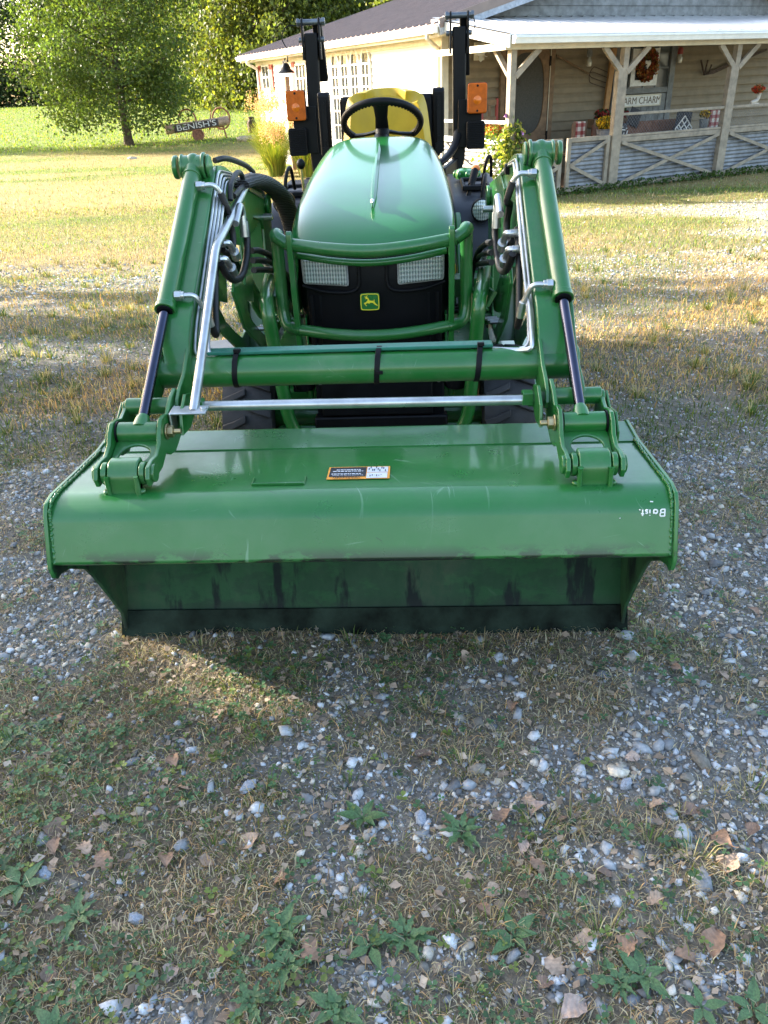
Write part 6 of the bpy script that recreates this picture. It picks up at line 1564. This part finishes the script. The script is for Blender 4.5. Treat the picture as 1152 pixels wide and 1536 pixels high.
# --- ornamental grass by the house
for i, (a, b, h, n, lab) in enumerate([(-3.15, 7.6, 1.25, 1500, 'largest clump of ornamental grass with pale plumes by the white wall'), (-3.0, 6.2, 1.0, 1200, 'ornamental grass clump in front of the white wall, behind the roll bar'), (-2.75, 9.2, 1.2, 1100, 'plumed ornamental grass clump at the far corner of the white wall'), (-2.9, 4.0, .75, 600, 'small grass clump beside the white wall near the seat'), (-3.45, 6.9, .8, 900, 'low arching grass clump at the lawn edge')]):
    c, s = math.cos(HR), math.sin(HR); X, Y = HL[0]+a*c-b*s, HL[1]+a*s+b*c; T = thing('ornamental_grass', lab, 'plant', (X, Y, -.35), group='ornamental grasses by the house')
    A = rng.random(n)*6.28; H_ = h*(.55+.5*rng.random(n)); ln = .15+.75*rng.random(n)**1.2; dx, dy = np.cos(A), np.sin(A); r0_ = rng.random(n)*.16
    V = []
    for t_ in (0, .35, .7, 1):
        rad = r0_+H_*ln*t_**1.8*.75; z = H_*(t_-.42*ln*t_**2.6); wd = .010*(1-.75*t_)
        V += [np.stack([dx*rad-dy*wd, dy*rad+dx*wd, z], -1), np.stack([dx*rad+dy*wd, dy*rad-dx*wd, z], -1)]
    V = np.stack(V, 1).reshape(-1, 3); f_ = np.array([[0, 1, 3, 2], [2, 3, 5, 4], [4, 5, 7, 6]]); F = (f_[None]+(np.arange(n)*8)[:, None, None]).reshape(-1, 4)
    col = np.repeat(np.array([[.20, .26, .035]])*(.5+.8*rng.random((n, 1)))*np.where(rng.random((n, 1)) < .3, np.array([[1.8, 1.25, 1.6]]), 1), 8, 0)
    bulk('blades', V, F, col, M_grass).parent = T
    if i != 3:
        np_ = 46; Cn = []
        for k in range(np_):
            a_ = random.random()*6.28; q = random.random()*.42*h; z = h*(1.0+.28*random.random()); Cn.append(np.array([math.cos(a_)*q, math.sin(a_)*q, z])+rng.normal(size=(34, 3))*np.array([.022, .022, .10]))
        Cn = np.concatenate(Cn); n2 = len(Cn); V, F, Cc = leafcards(Cn, .032, np.array([[.62, .40, .26]])*(.6+.6*rng.random((n2, 1))), 0); bulk('plumes', V, F, Cc, M_grass).parent = T
# --- hay rake with the carved log sign
RX, RY = -7.75, 31.3; gz0 = ptz(RX, RY); rot = math.atan2(.9, 2.05)
def rl(x, y, z): c, s = math.cos(rot), math.sin(rot); return Vector((RX+x*c-y*s, RY+x*s+y*c, gz0+z))
M_rust2 = simple('old_rusty_iron', (.34, .16, .10, 1), .85, .2, .25, 12, .3, 40)
T = thing('hay_rake', 'old rusty hay rake with iron wheels standing under the log sign', 'farm implement', (RX, RY, gz0))
m = MB(); m.tube([rl(-.95, .05, .36), rl(1.0, .05, .40)], .03, 8); m.tube([rl(.45, .1, .3), rl(.62, .3, .95)], .022, 6); m.tube([rl(.62, .2, .62), rl(.95, .2, .5)], .018, 6); m.tube([rl(-.2, .5, .3), rl(-.2, .5, 1.05)], .012, 6); m.tube([rl(.95, 0, .38), rl(1.02, 0, .0)], .03, 6); m.build('frame', M_rust2, T)
for (x, y, r) in ((-.22, .75, .36), (1.05, .75, .36), (-.05, -.16, .19)):
    m = MB(); cx_ = rl(x, y, r+(.30 if y > .5 else 0)-.02); pts = []
    axd = Vector((math.cos(rot+(.9 if y > .5 else 1.45)), math.sin(rot+(.9 if y > .5 else 1.45)), 0)); sd = Vector((-axd.y, axd.x, 0))
    pts = [cx_+(sd*math.cos(a)+Vector((0, 0, 1))*math.sin(a))*r for a in [k*6.283/32 for k in range(32)]]
    m.tube(pts, .032, 8, closed=True)
    for k in range(8): m.tube([cx_, pts[k*4]], .009, 5)
    if y < 0: m.lathe([(0, 0), (r*.9, .01), (r*.9, .03), (0, .04)], cx_, axd, 24)
    m.build('wheel', M_rust2, T)
for k in range(26):
    x = -.80+k*.068; m = MB(); m.tube(catmull([rl(x, .05, .36), rl(x, .10, .22), rl(x, .04, .08), rl(x, -.06, .03)], 3), .008, 4); m.build('tine', M_rust2, T)
SG = thing('log_sign', 'peeled log with white letters reading BENISH\'S resting on the hay rake', 'sign', tuple(rl(0, 0, .5)))
M_log = simple('log_wood', (.42, .29, .20, 1), .85, 0, .25, 10, .4, 30)
m = MB(); a0, a1 = rl(-1.16, -.02, .38), rl(1.16, -.02, .58); m.tube([a0, a0.lerp(a1, .1), a0.lerp(a1, .9), a1], [.16, .155, .15, .165], 14); m.build('log', M_log, SG, .01)
m = MB(); m.bar(rl(-.88, -.18, .404), rl(.74, -.18, .544), .03, .23); m.build('dark_panel', simple('dark_panel', (.06, .045, .04, 1), .8), SG, .005)
dirx = (a1-a0).normalized(); nrm_ = Vector((math.sin(rot), -math.cos(rot), 0)); upv = nrm_.cross(dirx)*-1; upv = Vector((0, 0, 1))
Mx = Matrix((dirx, (upv-dirx*upv.dot(dirx)).normalized(), dirx.cross((upv-dirx*upv.dot(dirx)).normalized()))).transposed().to_4x4(); Mx.translation = rl(-.07, -.205, .474)
text_mesh("BENISH'S", .265, 'lettering', M_gwht, SG, Mx @ Matrix.Diagonal((1.42, 1, 1, 1)), .006, .0)
# rocks, urn and stump near the rake
rk = MB(); P_ = ico*(1+(rng.random((12, 1))-.5)*.5); rk.add([tuple(p) for p in P_], [tuple(f) for f in icoF]); r0 = rk.build('rock', simple('garden_rock', (.38, .31, .23, 1), .9, 0, .2, 3, .4, 8), None, flat=True)
for i in range(16):
    o = r0 if i == 0 else r0.copy()
    if i: COL.objects.link(o)
    x = -6.15+.85*random.random(); y = 29.9+.9*random.random(); s = .07+.08*random.random(); o.location = (x, y, ptz(x, y)+s*.5); o.scale = (s*1.3, s, s*.8); o.rotation_euler = (0, 0, random.random()*6); tag(o, 'tan garden rock in the heap beside the log sign', 'rock', 'rocks heaped beside the log sign')
x, y = -6.1, 33.2; T = thing('milk_can', 'dark old milk can standing beyond the rock heap', 'milk can', (x, y, ptz(x, y))); m = MB(); m.lathe([(.17, 0), (.18, .35), (.10, .48), (.12, .56), (.0, .57)], (x, y, ptz(x, y)), (0, 0, 1), 18); m.build('can', M_rust, T); m = MB(); m.tube([(x-.17, y, ptz(x, y)+.3), (x-.22, y, ptz(x, y)+.38), (x-.14, y, ptz(x, y)+.42)], .012, 6); m.build('handle', M_rust, T)
x, y = -8.35, 25.24; m = MB(); m.add([(p[0]*.16+x, p[1]*.12+y, p[2]*.07+ptz(x, y)) for p in P_], [tuple(f) for f in icoF]); o = m.build('flat_stone', simple('flat_stone', (.4, .38, .33, 1), .9), None, flat=True); tag(o, 'flat pale stone alone in the dry grass near the maple', 'stone')
